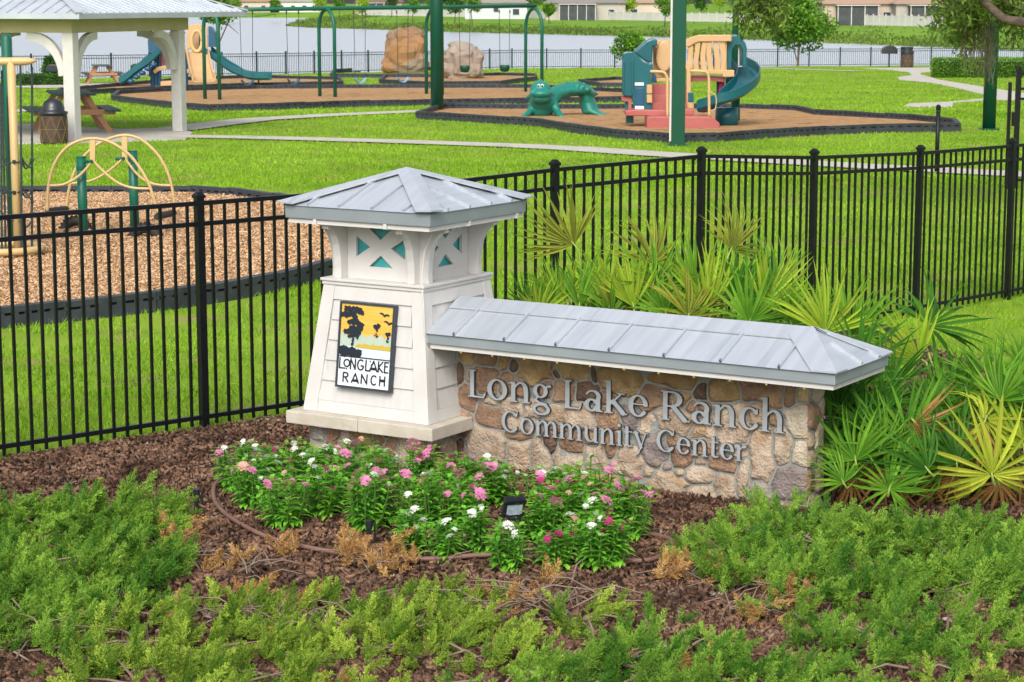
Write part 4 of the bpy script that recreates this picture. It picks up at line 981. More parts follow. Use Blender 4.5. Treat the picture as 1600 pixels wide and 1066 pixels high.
# ------------------------------------------------------------------ trees, bushes and hedges on the lawn
b = gp(1247, 101); tree('tree', 'leafy young tree at the lake fence above the grass at right', b, 7, 5.0, (3.2, 2.8, 2.5), .28, 7500, M['lf_mid'], 301, trunk_r=.10, nclump=34, cr=.3)
rm = MB().lathe([(1.05, -.05), (.9, .06), (.4, .16), (.1, .2)], b, 14).build('mulch_ring', M['soil']); tag(rm, 'brown mulch mound at the foot of the young lake tree', 'mulch', kind='stuff')
tree('tree', 'tree behind the shelter corner and the far tan slide', gp(342, 123), 6, 3.7, (1.5, 1.5, 1.5), .22, 2200, M['lf_mid'], 302, trunk_r=.08, nclump=20)
tree('tree', 'dark tree at the lake fence behind the hanging moss', gp(1502, 104), 4.6, 2.6, (1.5, 1.5, 1.4), .24, 2200, M['lf_dark'], 303, trunk_r=.08, nclump=20)
def bush(name, label, c, rad, leaf, n, m, seed, cat='bush'):
    rng = np.random.default_rng(seed); root = thing(name, c, label, cat)
    st_ = MB()
    for i in range(6): st_.tube([np.array(c) + rng.normal(0, .08, 3) * (1, 1, 0), np.array(c) + np.array(rad) * rng.normal(0, .35, 3) * (1, 1, 0) + (0, 0, rad[2] * 1.2)], [.04, .012], 5)
    st_.build('stem', M['bark'], root)
    P = clump_points(n, (0, 0, rad[2] * .95), rad, rng, 26, .35); P = P[P[:, 2] > .03]
    v, f = leaf_quads(P, leaf, rng); link('foliage', np_mesh('foliage', v, f), m, root); return root
bush('bush', 'big glossy bush at the lake fence left of the play structure', gp(985, 106), (1.45, 1.1, 1.35), .20, 3800, M['lf_mid'], 311)
bush('bush', 'green bush rising behind the wavy tan play panel', gp(1094, 106), (.9, .9, 1.45), .20, 2200, M['lf_mid'], 312)
bush('bush', 'round dark bush behind the grill beside the shelter column', gp(84, 131), (.72, .7, .86), .13, 2600, M['lf_dark'], 313)
def hedge(label, a, bb, h, dp, seed, m):
    rng = np.random.default_rng(seed); root = thing('hedge', a, label, 'hedge')
    L = np.linalg.norm(bb - a); d = (bb - a) / L; n_ = np.array((-d[1], d[0], 0))
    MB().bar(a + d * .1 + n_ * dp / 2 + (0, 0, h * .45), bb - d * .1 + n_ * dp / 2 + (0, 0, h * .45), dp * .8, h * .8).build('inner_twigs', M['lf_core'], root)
    n = int(L * (h + dp) * 900); t = rng.uniform(0, 1, n)[:, None]; q = rng.uniform(0, 1, n); s = rng.uniform(0, 1, n)
    front = q < h / (h + dp); pos = np.zeros((n, 3)); bump_ = rng.normal(0, .035, n)
    pos += a + d * L * t
    pos[front] += (n_ * 0)[None] + np.stack([-n_[0] * bump_[front], -n_[1] * bump_[front], s[front] * h], -1)
    pos[~front] += n_[None] * (s[~front] * dp)[:, None] + np.stack([0 * s[~front], 0 * s[~front], h + bump_[~front]], -1)
    e = rng.uniform(0, 1, n) < .12
    pos[e] = a + d * np.where(rng.uniform(0, 1, e.sum()) < .5, 0, L)[:, None] + n_ * (s[e] * dp)[:, None] + np.stack([0 * s[e], 0 * s[e], rng.uniform(0, h, e.sum())], -1)
    v, f = leaf_quads(pos - a, .085, rng); link('foliage', np_mesh('foliage', v, f), m, root)
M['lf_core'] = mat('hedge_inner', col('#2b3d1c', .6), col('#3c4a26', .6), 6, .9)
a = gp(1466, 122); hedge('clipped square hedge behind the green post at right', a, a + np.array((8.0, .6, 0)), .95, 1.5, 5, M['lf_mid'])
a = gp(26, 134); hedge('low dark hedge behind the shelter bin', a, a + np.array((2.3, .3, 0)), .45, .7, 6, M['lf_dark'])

# ------------------------------------------------------------------ picnic shelter
A_ = gp(115, 222); B_ = gp(281, 206); dv = B_ - A_; dv[2] = 0; SL = np.linalg.norm(dv); d1 = dv / SL; d2 = np.array((-d1[1], d1[0], 0))
shel = thing('picnic_shelter', A_, 'white picnic shelter with curved braces and pale metal roof', 'shelter')
zt = 1.985; M['beam'] = mat('shelter_beam', col('#b9ae86', .85), col('#c2b78f', .85), 2, .7)
SW = 5.6
cols_ = [A_, B_, A_ + d2 * SW, B_ + d2 * SW]
for c in cols_:
    g = gz(c[0], c[1]); MB().box((c[0], c[1], (g - .1 + zt) / 2), (.27, .27, zt - g + .1), (d1, d2, SZ)).build('column', M['trim'], shel, bevel=.012)
def S(i, j, z): return A_ * (1, 1, 0) + d1 * i + d2 * j + (0, 0, z)
MB().bar(S(-.1, 0, zt + .15), S(SL + .4, 0, zt + .15), .20, .30).build('beam', M['beam'], shel)
MB().bar(S(-.1, SW, zt + .15), S(SL + .4, SW, zt + .15), .20, .30).build('beam', M['beam'], shel)
MB().bar(S(0, .101, zt + .15), S(0, SW - .101, zt + .15), .20, .298).build('beam', M['beam'], shel)
MB().bar(S(SL, .101, zt + .15), S(SL, SW - .101, zt + .15), .20, .298).build('beam', M['beam'], shel)
def brace(p, d):
    n_ = np.cross(d, SZ); prof = []
    for t in np.linspace(0, 1, 9):
        a_ = math.pi / 2 * t; prof.append((.13 + .80 * (1 - math.cos(a_)), -.95 + .95 * math.sin(a_)))
    inner = [(x + .02 + .14 * (1 - .15), z) for x, z in prof]
    outer = prof; poly = [(x, z) for x, z in outer] + [(.13 + .80 + .16, -.0)] + [(.13 + .16 + .80 * (1 - math.cos(math.pi / 2 * t)), -.95 - .02 + .81 * math.sin(math.pi / 2 * t)) for t in np.linspace(1, 0, 9)]
    MB().prism([p + d * x + SZ * (zt + z) - n_ * .07 for x, z in poly], n_ * .14).build('brace', M['trim'], shel)
for c, ds in ((cols_[0], (d1, d2)), (cols_[1], (-d1, d2)), (cols_[2], (d1, -d2)), (cols_[3], (-d1, -d2))):
    for d in ds: brace(c * (1, 1, 0), d)
i0, i1, j0, j1 = -.6, 7.8, -.6, SW + .6; ze = 2.30
rf = MB()
q = [S(i0, j0, ze), S(i1, j0, ze), S(i1, j1, ze), S(i0, j1, ze)]; hr = (j1 - j0) / 2; zr_ = ze + .12 + hr * .36
t4 = [p + (0, 0, .12) for p in q]; r0, r1 = S(i0 + hr, (j0 + j1) / 2, zr_), S(i1 - hr, (j0 + j1) / 2, zr_)
M['shroof'] = mat('shelter_roof_metal', col('#bcc4cd', .85), col('#cbd2da', .85), 1.5, .45, metal=.2, c3=col('#aab3bd', .85), s3=.8, t3=.6)
rfo = rf.add(q + t4 + [r0, r1], [(3, 2, 1, 0), (0, 1, 5, 4), (1, 2, 6, 5), (2, 3, 7, 6), (3, 0, 4, 7), (4, 5, 9, 8), (5, 6, 9), (6, 7, 8, 9), (7, 4, 8)]).build('roof', M['shroof'], shel)
for k in range(1, 28):
    i = i0 + (i1 - i0) * k / 28; t = min(1, (i - i0) / hr, (i1 - i) / hr)
    MB().bar(S(i, j0, ze + .135), S(i, j0 + hr * t, ze + .135 + hr * t * .36), .03, .035).build('seam', M['shroof'], rfo)
for k in range(1, 22):
    j = j0 + (j1 - j0) * k / 22; t = min(1, (j - j0) / hr, (j1 - j) / hr)
    MB().bar(S(i0, j, ze + .135), S(i0 + hr * t, j, ze + .135 + hr * t * .36), .03, .035).build('seam', M['shroof'], rfo)
for c_, r_ in ((t4[0], r0), (t4[1], r1), (t4[3], r0), (t4[2], r1)): MB().bar(c_ + (0, 0, .03), r_ + (0, 0, .03), .18, .03).build('hip_cap', M['shroof'], rfo)

# ------------------------------------------------------------------ picnic tables, bins, grills
def picnic(label, c, ang, k=1.0):
    root = thing('picnic_table', c, label, 'table', 'picnic tables by the shelter'); ca, sa = math.cos(ang), math.sin(ang)
    ax = (np.array((ca, sa, 0)), np.array((-sa, ca, 0)), SZ); p = lambda x, y, z: np.array(c) + (ax[0] * x + ax[1] * y + SZ * z) * k
    for i in range(5): MB().box(p(0, -.30 + .15 * i, .74), (1.83 * k, .14 * k, .04 * k), ax).build('top_board', M['tabletop'], root)
    for s in (-1, 1):
        for i in (0, 1): MB().box(p(0, s * (.62 + .14 * i), .44), (1.83 * k, .13 * k, .04 * k), ax).build('seat_board', M['tabletop'], root)
        for e in (-1, 1): MB().bar(p(e * .68, s * .22, .72), p(e * .68, s * .66, 0), .045 * k, .10 * k).build('leg', M['wood'], root)
        MB().bar(p(s * .73, -.74, .41), p(s * .73, .74, .41), .04 * k, .10 * k).build('cross_beam', M['wood'], root)
g = gp(112, 207); picnic('picnic table under the shelter, right behind the domed bin', g, math.pi / 2 + .3, 1.32)
g = gp(160, 131); picnic('small looking picnic table by the lake fence left of the far slides', g, math.pi / 2 + .25, 1.15)
def bin_(label, c, r, h, dome):
    root = thing('trash_bin', c, label, 'trash bin'); n = 14
    MB().lathe([(r * .92, 0), (r, .05), (r, h * .62), (r * .95, h * .64)], c, 20).build('body', M['bin'], root, smooth=False)
    for i in range(8):
        a0 = 2 * math.pi * i / 8; a1 = a0 + 2 * math.pi / 8
        for u0, u1 in ((a0, a1), (a1, a0)):
            MB().tube([np.array(c) + (math.cos(u0 + (u1 - u0) * t) * r * 1.01, math.sin(u0 + (u1 - u0) * t) * r * 1.01, h * (.04 + .56 * t)) for t in np.linspace(0, 1, 5)], .008, 4).build('strap', M['binline'], root)
    for z in (.32,): MB().tube([np.array(c) + (math.cos(a) * r * 1.012, math.sin(a) * r * 1.012, h * z) for a in np.linspace(0, 2 * math.pi, 17)], .009, 4).build('hoop', M['binline'], root)
    if dome: MB().lathe([(r * 1.06, h * .64), (r * 1.08, h * .70), (r * .85, h * .72), (r * .82, h * .80), (r * .66, h * .92), (r * .35, h * .985), (.02, h)], c, 20).build('lid', M['blackmetal'], root, smooth=True)
    else: MB().lathe([(r * 1.05, h * .64), (r * 1.05, h * .78), (r * .9, h * .84), (r * .9, h), (.02, h)], c, 12).build('lid', M['blackmetal'], root)
bin_('brown lattice trash bin with black domed lid beside the shelter column', gp(85, 225), .30, 1.02, True)
bin_('square topped brown trash bin beside the grill at the lake fence', gp(1417, 105.5), .42, 1.36, False)
def grill(label, c, k, hood):
    root = thing('grill', c, label, 'grill', 'charcoal grills on posts')
    MB().tube([np.array(c) - (0, 0, .1), np.array(c) + (0, 0, .85 * k)], .05 * k, 8).build('post', M['blackmetal'], root)
    x = .48 * k; pr_ = [(-x, .85), (x, .85), (x, 1.05)] + [(x * math.cos(a), 1.05 + hood * math.sin(a)) for a in np.linspace(0, math.pi, 9)][1:] 
    MB().prism([np.array(c) + (px_, -.28 * k, z * k if z <= 1.05 else (1.05 + (z - 1.05)) * k) for px_, z in pr_], (0, .56 * k, 0)).build('firebox', M['blackmetal'], root, bevel=.02)
    MB().bar(np.array(c) + (-x * .8, -.30 * k, 1.0 * k), np.array(c) + (x * .8, -.30 * k, 1.0 * k), .03, .03).build('handle', M['chain'], root)
grill('black charcoal grill on a post at the lake fence, right side', gp(1389, 105), 1.05, .34)
grill('charcoal grill in front of the round bush by the shelter', gp(84, 132), .68, .30)
grill('dark grill behind the far teal climbing ramp', gp(213, 122), .55, .32)

# ------------------------------------------------------------------ tall green shade posts, bollard, gate
def gpost(label, px_, py_, w, sq, h=6.5):
    c = gp(px_, py_); root = thing('shade_post', c, label, 'post', 'green posts of the shade canopies')
    if sq:
        MB().box(c + (0, 0, h / 2 - .1), (w, w, h)).build('shaft', M['darkgreen'], root, bevel=.012)
        MB().box(c + (0, 0, .02), (w * 1.5, w * 1.5, .04)).build('base_plate', M['darkgreen'], root)
        MB().box(c + (-w / 2 - .021, -w * .3, h / 2), (.04, .05, h - .2)).build('lit_edge_strip', M['trim'], root)  # white strip stands in for the light on the post's left edge
    else:
        MB().tube([c - (0, 0, .1), c + (0, 0, h)], w / 2, 24).build('shaft', M['darkgreen'], root, smooth=True)
        MB().tube([c - (0, 0, .05), c + (0, 0, .05)], w * .8, 20).build('base_plate', M['darkgreen'], root)
gpost('thick round green post at the left corner of the dragon pit', 683, 175, .40, False)
gpost('square green post with a white lit-edge strip in front of the play structure', 1058.5, 227.5, .30, True)
gpost('green post wrapped in hanging moss at the right', 1545, 203.5, .33, False)
gpost('thin looking green post behind the spiral slide', 1147, 171, .20, False)
c = gp(1463, 271); bl = thing('bollard', c, 'slim black bollard on the lawn just behind the fence', 'bollard')
MB().tube([c - (0, 0, .1), c + (0, 0, 1.12)], .038, 12).build('shaft', M['black'], bl, smooth=True)
MB().lathe([(.046, 1.12), (.046, 1.19), (.02, 1.215), (.004, 1.22)], c, 12).build('cap', M['black'], bl)
MB().tube([c + (0, 0, 1.09), c + (0, 0, 1.115)], .042, 12).build('band', M['chain'], bl)
c = gp(1585, 296); gt = thing('park_gate', c, 'tall black metal gate at the right edge behind the fence', 'gate')
MB().box(c + (0, 0, .92), (.075, .075, 1.9)).build('post', M['black'], gt); MB().box(c + (-.12, .05, .85), (.05, .05, 1.7)).build('post', M['black'], gt)
MB().lathe([(.05, 1.87), (.045, 1.93), (.01, 1.97)], c, 8).build('cap', M['black'], gt)
MB().box(c + (-.06, -.03, 1.12), (.06, .06, .22)).build('latch', M['black'], gt)
for z in (1.84, 1.60, 1.44, .15): MB().bar(c + (.04, 0, z), c + (1.3, .1, z), .04, .04).build('rail', M['black'], gt)
for i in range(1, 11): MB().box(c + (.04 + .115 * i, .01 * i * .9, .85), (.02, .02, 1.36)).build('bar', M['black'], gt)
# ------------------------------------------------------------------ swing set
s0 = np.array((-10.63, 75.1)); sd = np.array((3.83, 2.95)); bd = sd / np.linalg.norm(sd); bn = np.array((-bd[1], bd[0]))
sw = thing('swing_set', (*s0, gz(*s0)), 'long green arched swing set with three bays', 'swing set')
zs = 2.37
MB().tube([(*(s0 + sd * t), zs + (0.04 * t)) for t in (-.02, 1, 2, 3.02)], .075, 12).build('beam', M['swinggreen'], sw, smooth=True)
for k in range(4):
    c = s0 + sd * k; pts = []; R = .52
    for sgn in (1, -1):
        p = c + bn * R * sgn; a = [(*p, gz(*p) - .05), (*p, zs - .75)]
        arc = [(*(c + bn * R * sgn * math.cos(t)), zs - .75 + .76 * math.sin(t)) for t in np.linspace(.12, math.pi / 2, 8)]
        pts.append(a + arc)
    MB().tube(pts[0] + pts[1][::-1][1:], .068, 10).build('arch_leg', M['swinggreen'], sw, smooth=True)
M['seatblue'] = mat('swing_seat_blue', col('#7fb4d4', .8), None, rough=.4)
for k in range(3):
    for j, t in enumerate((.30, .70)):
        c = s0 + sd * (k + t); g = gz(*c); bucket = (k == 2); hs = 1.0 if bucket else .62
        root = thing('swing', (c[0], c[1], g + hs), ['belt swing nearest the shelter roof', 'belt swing just left of the second arch', 'blue belt swing hanging left of the orange rock', 'blue belt swing in front of the orange rock', 'green bucket swing in front of the grey rock', 'green bucket swing right of the grey rock'][k * 2 + j], 'swing', 'swings on the green frame')
        w = .26
        for s in (-1, 1):
            h = c + bd * w * s; MB().tube([(*h, zs - .06), (*(c + bd * w * .85 * s), g + hs + .12)], .011, 5).build('chain', M['chain'], root)
            MB().box((*h, zs - .10), (.05, .05, .12)).build('hanger', M['blackmetal'], root)
        if bucket:
            MB().lathe([(.06, -.12), (.15, -.10), (.20, .05), (.20, .14), (.17, .14), (.16, .02), (.08, -.05)], (c[0], c[1], g + hs), 12).build('bucket_seat', M['darkgreen'], root, smooth=True)
        else:
            MB().prism([(*(c + bd * w * .9 * x - bn * .08), g + hs + .14 * x * x * 1.2 - .05) for x in np.linspace(-1, 1, 9)] + [(*(c + bd * w * .9 * x - bn * .08), g + hs + .14 * x * x * 1.2 - .085) for x in np.linspace(1, -1, 9)], (*(bn * .16), 0)).build('belt_seat', M['seatblue'] if k == 1 else M['navy'], root)
# ------------------------------------------------------------------ climbing rocks
def rock(label, pxc, pyb, w, h, dpt, m, seed, lean, taper):
    c = gp(pxc, pyb); bm = bmesh.new(); bmesh.ops.create_icosphere(bm, subdivisions=4, radius=1)
    for v in bm.verts:
        p = v.co.copy(); q = Vector((math.copysign(abs(p.x) ** .6, p.x), math.copysign(abs(p.y) ** .7, p.y), math.copysign(abs(p.z) ** .62, p.z)))
        t = (q.z + 1) / 2; n1 = noise.fractal(q * 1.3 + Vector((seed, 0, 0)), 1.0, 2.0, 5); n2 = noise.ridged_multi_fractal(q * 1.6 + Vector((0, seed, 0)), 1.0, 2.1, 5, 1.0, 2.0)
        vo = noise.voronoi(q * 1.5 + Vector((seed, seed, 0)))[0]; vo2 = noise.voronoi(q * 4.2 + Vector((seed, 0, seed)))[0]; k = 1.06 + .16 * n1 + .08 * (n2 - 1) - .34 * vo[0] + .24 * (vo[1] - vo[0]) - .12 * vo2[0]
        x = q.x * w / 2 * (1 - taper * t) * k + lean * t * w; y = q.y * dpt / 2 * k
        v.co = Vector((x, y, (t * h - .15 * (1 - t)) * (1 + .10 * n1) + .06 * h * (noise.noise(Vector((x * 1.5, seed, 0)))) * t))
    me = bpy.data.meshes.new('climbing_rock'); bm.to_mesh(me); bm.free()
    o = link('climbing_rock', me, m, None, (c[0], c[1] + dpt * .3, c[2])); tag(o, label, 'rock', 'artificial climbing rocks')
M['rock1'] = mat('rock_orange', col('#b08050', .75), col('#8d7460', .75), .9, .9, bump=1.0, bscale=6, c3=col('#9c8c7c', .75), s3=.7, t3=.50, detail=10)
M['rock2'] = mat('rock_grey', col('#96877a', .75), col('#b0a294', .75), 1.2, .9, bump=1.0, bscale=7, c3=col('#7d7458', .7), s3=.9, t3=.56, detail=10)
rock('tall orange brown climbing rock behind the swings', 632, 115, 3.2, 2.6, 1.7, M['rock1'], 3.1, .05, .22)
rock('shorter grey climbing rock with a flat top right of the thick post', 726, 125, 2.5, 1.85, 1.6, M['rock2'], 8.4, -.03, .18)
# ------------------------------------------------------------------ dragon climber
dr = thing('dragon_climber', gp(880, 183), 'teal dragon climber grinning in the wood chips', 'sculpture')
bm = bmesh.new()
def ell(px_, py_, Y, r):
    m4 = Matrix.Translation(V(at(px_, py_, Y) - root_loc(dr))) @ Matrix.Diagonal((*r, 1)); bmesh.ops.create_icosphere(bm, subdivisions=3, radius=1, matrix=m4)
def chain(pts, n=8):
    for (a, b) in zip(pts[:-1], pts[1:]):
        for t in np.linspace(0, 1, n):
            q = [a[i] + (b[i] - a[i]) * t for i in range(3)]; r = [a[3][i] + (b[3][i] - a[3][i]) * t for i in range(3)]; ell(*q, r)
ell(844.5, 140, 60.6, (.30, .32, .25)); chain([(844.5, 134, 60.75, (.14, .18, .16)), (844.5, 125.5, 60.95, (.03, .06, .05))], 6)
ell(845, 146, 60.45, (.33, .36, .15)); ell(845, 153, 60.5, (.31, .34, .18)); ell(846, 168, 61.0, (.38, .40, .36)); ell(848, 160, 60.9, (.40, .40, .30))
chain([(830, 150, 60.8, (.10, .12, .07)), (823, 153.5, 60.9, (.05, .07, .05))], 5); chain([(860, 147, 60.8, (.10, .12, .08)), (867, 150, 60.9, (.05, .07, .06))], 5)
chain([(834, 166, 60.9, (.13, .15, .13)), (827, 176, 60.7, (.09, .11, .09)), (819, 181.5, 60.5, (.09, .14, .05))], 8)
chain([(864, 160, 60.9, (.15, .18, .16)), (870, 174, 60.7, (.11, .13, .11)), (877, 182.5, 60.4, (.10, .15, .06))], 8)
chain([(860, 154, 61.1, (.28, .36, .28)), (873, 145, 61.4, (.20, .46, .24)), (890, 140.5, 61.6, (.18, .5, .20)), (908, 140.5, 61.8, (.18, .5, .18)), (922, 144.5, 61.9, (.14, .44, .13)), (932, 147, 62.0, (.05, .2, .05))], 7)
for x, y in ((868, 138), (876, 133.5), (885, 130.5), (894, 130), (903, 129.5), (911, 132), (918, 136)): chain([(x, y + 4, 61.5, (.12, .22, .10)), (x + 1.5, y - 1.5, 61.5, (.035, .06, .04))], 5)
chain([(915, 146, 61.9, (.20, .42, .14)), (918, 160, 61.9, (.25, .38, .15)), (922, 173, 61.8, (.25, .34, .14)), (934, 178, 61.7, (.14, .28, .08)), (947, 181, 61.6, (.12, .2, .04))], 8)
me = bpy.data.meshes.new('body'); bm.to_mesh(me); bm.free()
M['dragon'] = mat('dragon_teal', col('#187a6c', .8), col('#228878', .8), 3, .4, bump=.2, bscale=9, c3=col('#35a098', .8), s3=2.5, t3=.6)
db = link('body', me, M['dragon'], dr)
r_ = db.modifiers.new('remesh', 'REMESH'); r_.mode = 'VOXEL'; r_.voxel_size = .026; r_.use_smooth_shade = True
s_ = db.modifiers.new('smooth', 'SMOOTH'); s_.iterations = 2; s_.factor = .5
M['eyew'] = mat('eye_white', col('#dfe6ea', .9), None, rough=.3)
for x in (842, 847.5):
    m4 = at(x, 134, 60.34); e = MB().lathe([(.01, -.05), (.036, -.036), (.045, 0), (.036, .036), (.01, .05)], m4, 10).build('eye', M['eyew'], dr, smooth=True)
    MB().lathe([(.005, -.03), (.024, -.018), (.024, .018), (.005, .03)], at(x - .3, 134.4, 60.31), 8).build('pupil', M['blackmetal'], e)
MB().tube([at(x, 149.5 + 2.2 * (1 - ((x - 845) / 14) ** 2), 60.12 + .02 * abs(x - 845) / 3) for x in np.linspace(831, 859, 9)], .014, 5).build('mouth', M['darkgreen'], dr)
# ------------------------------------------------------------------ right play structure with spiral slide
ps = thing('play_structure', gp(1060, 200), 'tan and teal play structure with red steps and spiral slide', 'play structure')
def z5(x, y): return (960 + x / 5.92, 40 + y / 5.92)
def p5(name, m, poly, Y, d, bev=.012): return MB().px([z5(*p) for p in poly], Y, d).build(name, m, ps, bevel=bev)
def a5(x, y, Y): return at(*z5(x, y), Y)
def trough(name, m, path, wid, wall, parent, bank=None):
    P = [np.array(p) for p in path]; mb = MB(); n = len(P); prof = [(-1, 1), (-1, .25), (-.75, 0), (0, -.06), (.75, 0), (1, .25), (1, 1), (.88, 1), (.86, .3), (.66, .12), (0, .06), (-.66, .12), (-.86, .3), (-.88, 1)]
    rings = []
    for i in range(n):
        d = P[min(i + 1, n - 1)] - P[max(i - 1, 0)]; d[2] = 0; d /= np.linalg.norm(d) + 1e-9; s = np.array((d[1], -d[0], 0))
        rings.append([P[i] + s * (x * wid / 2) + SZ * (z * wall) for x, z in prof])
    k = len(prof); vs = [p for r in rings for p in r]; fs = []
    for i in range(n - 1):
        for j in range(k): fs.append((i * k + j, i * k + (j + 1) % k, (i + 1) * k + (j + 1) % k, (i + 1) * k + j))
    fs.append(tuple(range(k))[::-1]); fs.append(tuple((n - 1) * k + j for j in range(k)))
    return mb.add(vs, fs).build(name, m, parent, smooth=False)
def smooth_path(pts, n=6):
    P = [np.array(p) for p in pts]; out = []
    for i in range(len(P) - 1):
        p0, p1, p2, p3 = P[max(i - 1, 0)], P[i], P[i + 1], P[min(i + 2, len(P) - 1)]
        for t in np.linspace(0, 1, n, endpoint=False): out.append(.5 * (2 * p1 + (p2 - p0) * t + (2 * p0 - 5 * p1 + 4 * p2 - p3) * t * t + (3 * p1 - p0 - 3 * p2 + p3) * t ** 3))
    return out + [P[-1]]
p5('climber_panel', M['teal'], [(75, 255), (120, 240), (165, 242), (190, 255), (230, 295), (270, 335), (320, 350), (355, 345), (355, 420), (335, 455), (335, 530), (350, 550), (350, 780), (185, 780), (165, 660), (75, 650)], 54.3, .28, .03)
p5('panel_rib', M['teal'], [(150, 330), (170, 300), (180, 320), (175, 640), (160, 640)], 54.26, .06)
p5('panel_rib', M['teal'], [(80, 330), (95, 325), (95, 630), (80, 630)], 54.26, .06)
p5('recess', M['navy'], [(195, 575), (270, 575), (270, 735), (195, 735)], 54.28, .05)
for y in (528, 745): p5('label_plate', M['pwhite'], [(190, y), (272, y), (272, y + 28), (190, y + 28)], 54.27, .05, 0)
p5('grip', M['tanplastic'], [(300, 548), (350, 548), (350, 630), (300, 630)], 54.22, .1); p5('grip', M['tanplastic'], [(300, 638), (350, 638), (350, 715), (300, 715)], 54.22, .1)
p5('hood', M['teal'], [(180, 245), (240, 190), (300, 140), (350, 120), (395, 125), (400, 190), (358, 195), (350, 345), (290, 335)], 55.1, .6, .04)
p5('side_panel', M['tanplastic'], [(358, 195), (400, 135), (530, 130), (530, 470), (395, 490), (360, 400)], 55.75, .1)
el = [(462 + 78 * math.cos(t), 285 + 145 * math.sin(t)) for t in np.linspace(0, 2 * math.pi, 28, endpoint=False)]
p5('bubble_panel', M['tanplastic'], el, 55.45, .3, .05)
p5('top_rail', M['tanplastic'], [(650, 145), (700, 110), (780, 86), (1085, 86), (1085, 148), (780, 150), (740, 165), (700, 192), (660, 200)], 54.75, .14, .02)
for i, xc in enumerate((700, 765, 830, 885, 950, 1005)):
    L = [(xc - 27 + 9 * math.sin(t * 4.5 + i), 150 + 262 * t) for t in np.linspace(0, 1, 9)]; R = [(xc + 22 + 9 * math.sin(t * 4.5 + i + .4), 150 + 262 * t) for t in np.linspace(1, 0, 9)]
    p5('wavy_bar', M['tanplastic'], L + R, 54.80, .07, .01)
p5('bottom_rail', M['tanplastic'], [(690, 408), (1015, 412), (1110, 412), (1110, 475), (1005, 475), (1000, 450), (690, 440)], 54.76, .14)
p5('end_post', M['tanplastic'], [(1022, 145), (1040, 145), (1040, 415), (1022, 415)], 54.85, .12)
p5('knob', M['tanplastic'], [(655, 340), (725, 345), (725, 405), (655, 405)], 54.7, .12)
p5('deck', M['redp'], [(700, 468), (900, 470), (1025, 478), (1025, 525), (850, 512), (720, 522)], 54.95, 1.1)
p5('magenta_panel', M['magenta'], [(965, 522), (1022, 522), (1015, 692), (965, 692)], 55.2, .06); p5('panel_edge', M['blackmetal'], [(945, 510), (964, 512), (964, 692), (948, 692)], 55.2, .08)
p5('column', M['tanplastic'], [(668, 400), (705, 400), (710, 770), (668, 770)], 54.5, .14); p5('column_sleeve', M['teal'], [(682, 620), (732, 620), (735, 708), (682, 708)], 54.42, .2); p5('column_foot', M['tanplastic'], [(682, 712), (735, 712), (735, 772), (682, 772)], 54.42, .2)
p5('step', M['redp'], [(352, 545), (668, 545), (668, 640), (352, 640)], 55.0, .5); p5('step', M['redp'], [(350, 642), (668, 642), (668, 712), (350, 712)], 54.7, .5)
p5('step', M['redp'], [(345, 714), (668, 714), (668, 775), (345, 780)], 54.42, .5)
p5('platform', M['redp'], [(95, 795), (160, 778), (345, 782), (735, 772), (738, 832), (330, 838), (110, 838)], 53.95, .9, .03)
p5('bottom_step', M['redp'], [(300, 858), (330, 842), (870, 842), (925, 862), (975, 905), (975, 968), (300, 958)], 53.35, .9, .03)
p5('side_bracket', M['redp'], [(68, 652), (160, 660), (160, 776), (128, 790), (128, 705), (68, 698)], 54.4, .15)
for x0, x1, y0, y1 in ((100, 128, 705, 800), (108, 178, 838, 905)): p5('support_leg', M['teal'], [(x0, y0), (x1, y0), (x1, y1), (x0, y1)], 54.5, .25)
p5('inner_shade_panel', M['navy'], [(350, 400), (395, 490), (395, 530), (345, 530)], 55.2, .3); p5('deck_edge', M['tanplastic'], [(390, 490), (520, 485), (520, 520), (390, 520)], 55.1, .2)  # first panel: dark slab standing in for shade inside the structure
for pts in ([(330, 425), (430, 428), (470, 445), (487, 490), (490, 560), (490, 850)], [(700, 420), (820, 424), (858, 440), (872, 480), (875, 560), (877, 845)]):
    MB().tube(smooth_path([a5(*p, 53.6) for p in pts]), .036, 8).build('handrail', M['tanpaint'], ps, smooth=True)
MB().tube(smooth_path([a5(x, y, 53.55) for x, y in ((880, 622), (925, 635), (942, 680), (940, 745), (925, 778), (890, 785))]), .014, 6).build('grab_loop', M['tanpaint'], ps, smooth=True)
hoodp = [(1040, 148), (1085, 92), (1130, 84), (1175, 110), (1215, 165), (1225, 200), (1225, 375), (1185, 380), (1185, 230), (1160, 185), (1120, 185), (1092, 225), (1085, 410), (1032, 410)]
p5('slide_hood', M['teal'], hoodp, 55.0, .8, .03)
slide = trough('spiral_slide', M['teal'], smooth_path([a5(1145, 400, 56.4), a5(1205, 440, 56.1), a5(1240, 500, 55.5), a5(1215, 575, 54.9), a5(1130, 650, 54.4), a5(1010, 715, 54.15), a5(900, 765, 54.2), a5(830, 800, 54.35)], 6), .62, .30, ps)
p5('slide_back', M['teal'], [(1085, 400), (1185, 380), (1225, 372), (1255, 430), (1272, 520), (1180, 580), (1100, 600), (1030, 640), (1030, 480), (1085, 470)], 56.0, .08, .01)
MB().tube([a5(1040, 760, 54.9), a5(1040, 925, 54.9)], .30, 16).build('slide_pedestal', M['teal'], ps, smooth=True)
for x in (1105, 1140): MB().tube([a5(x, 640, 55.3), a5(x, 880, 55.3)], .06, 8).build('support_leg', M['darkgreen'], ps)
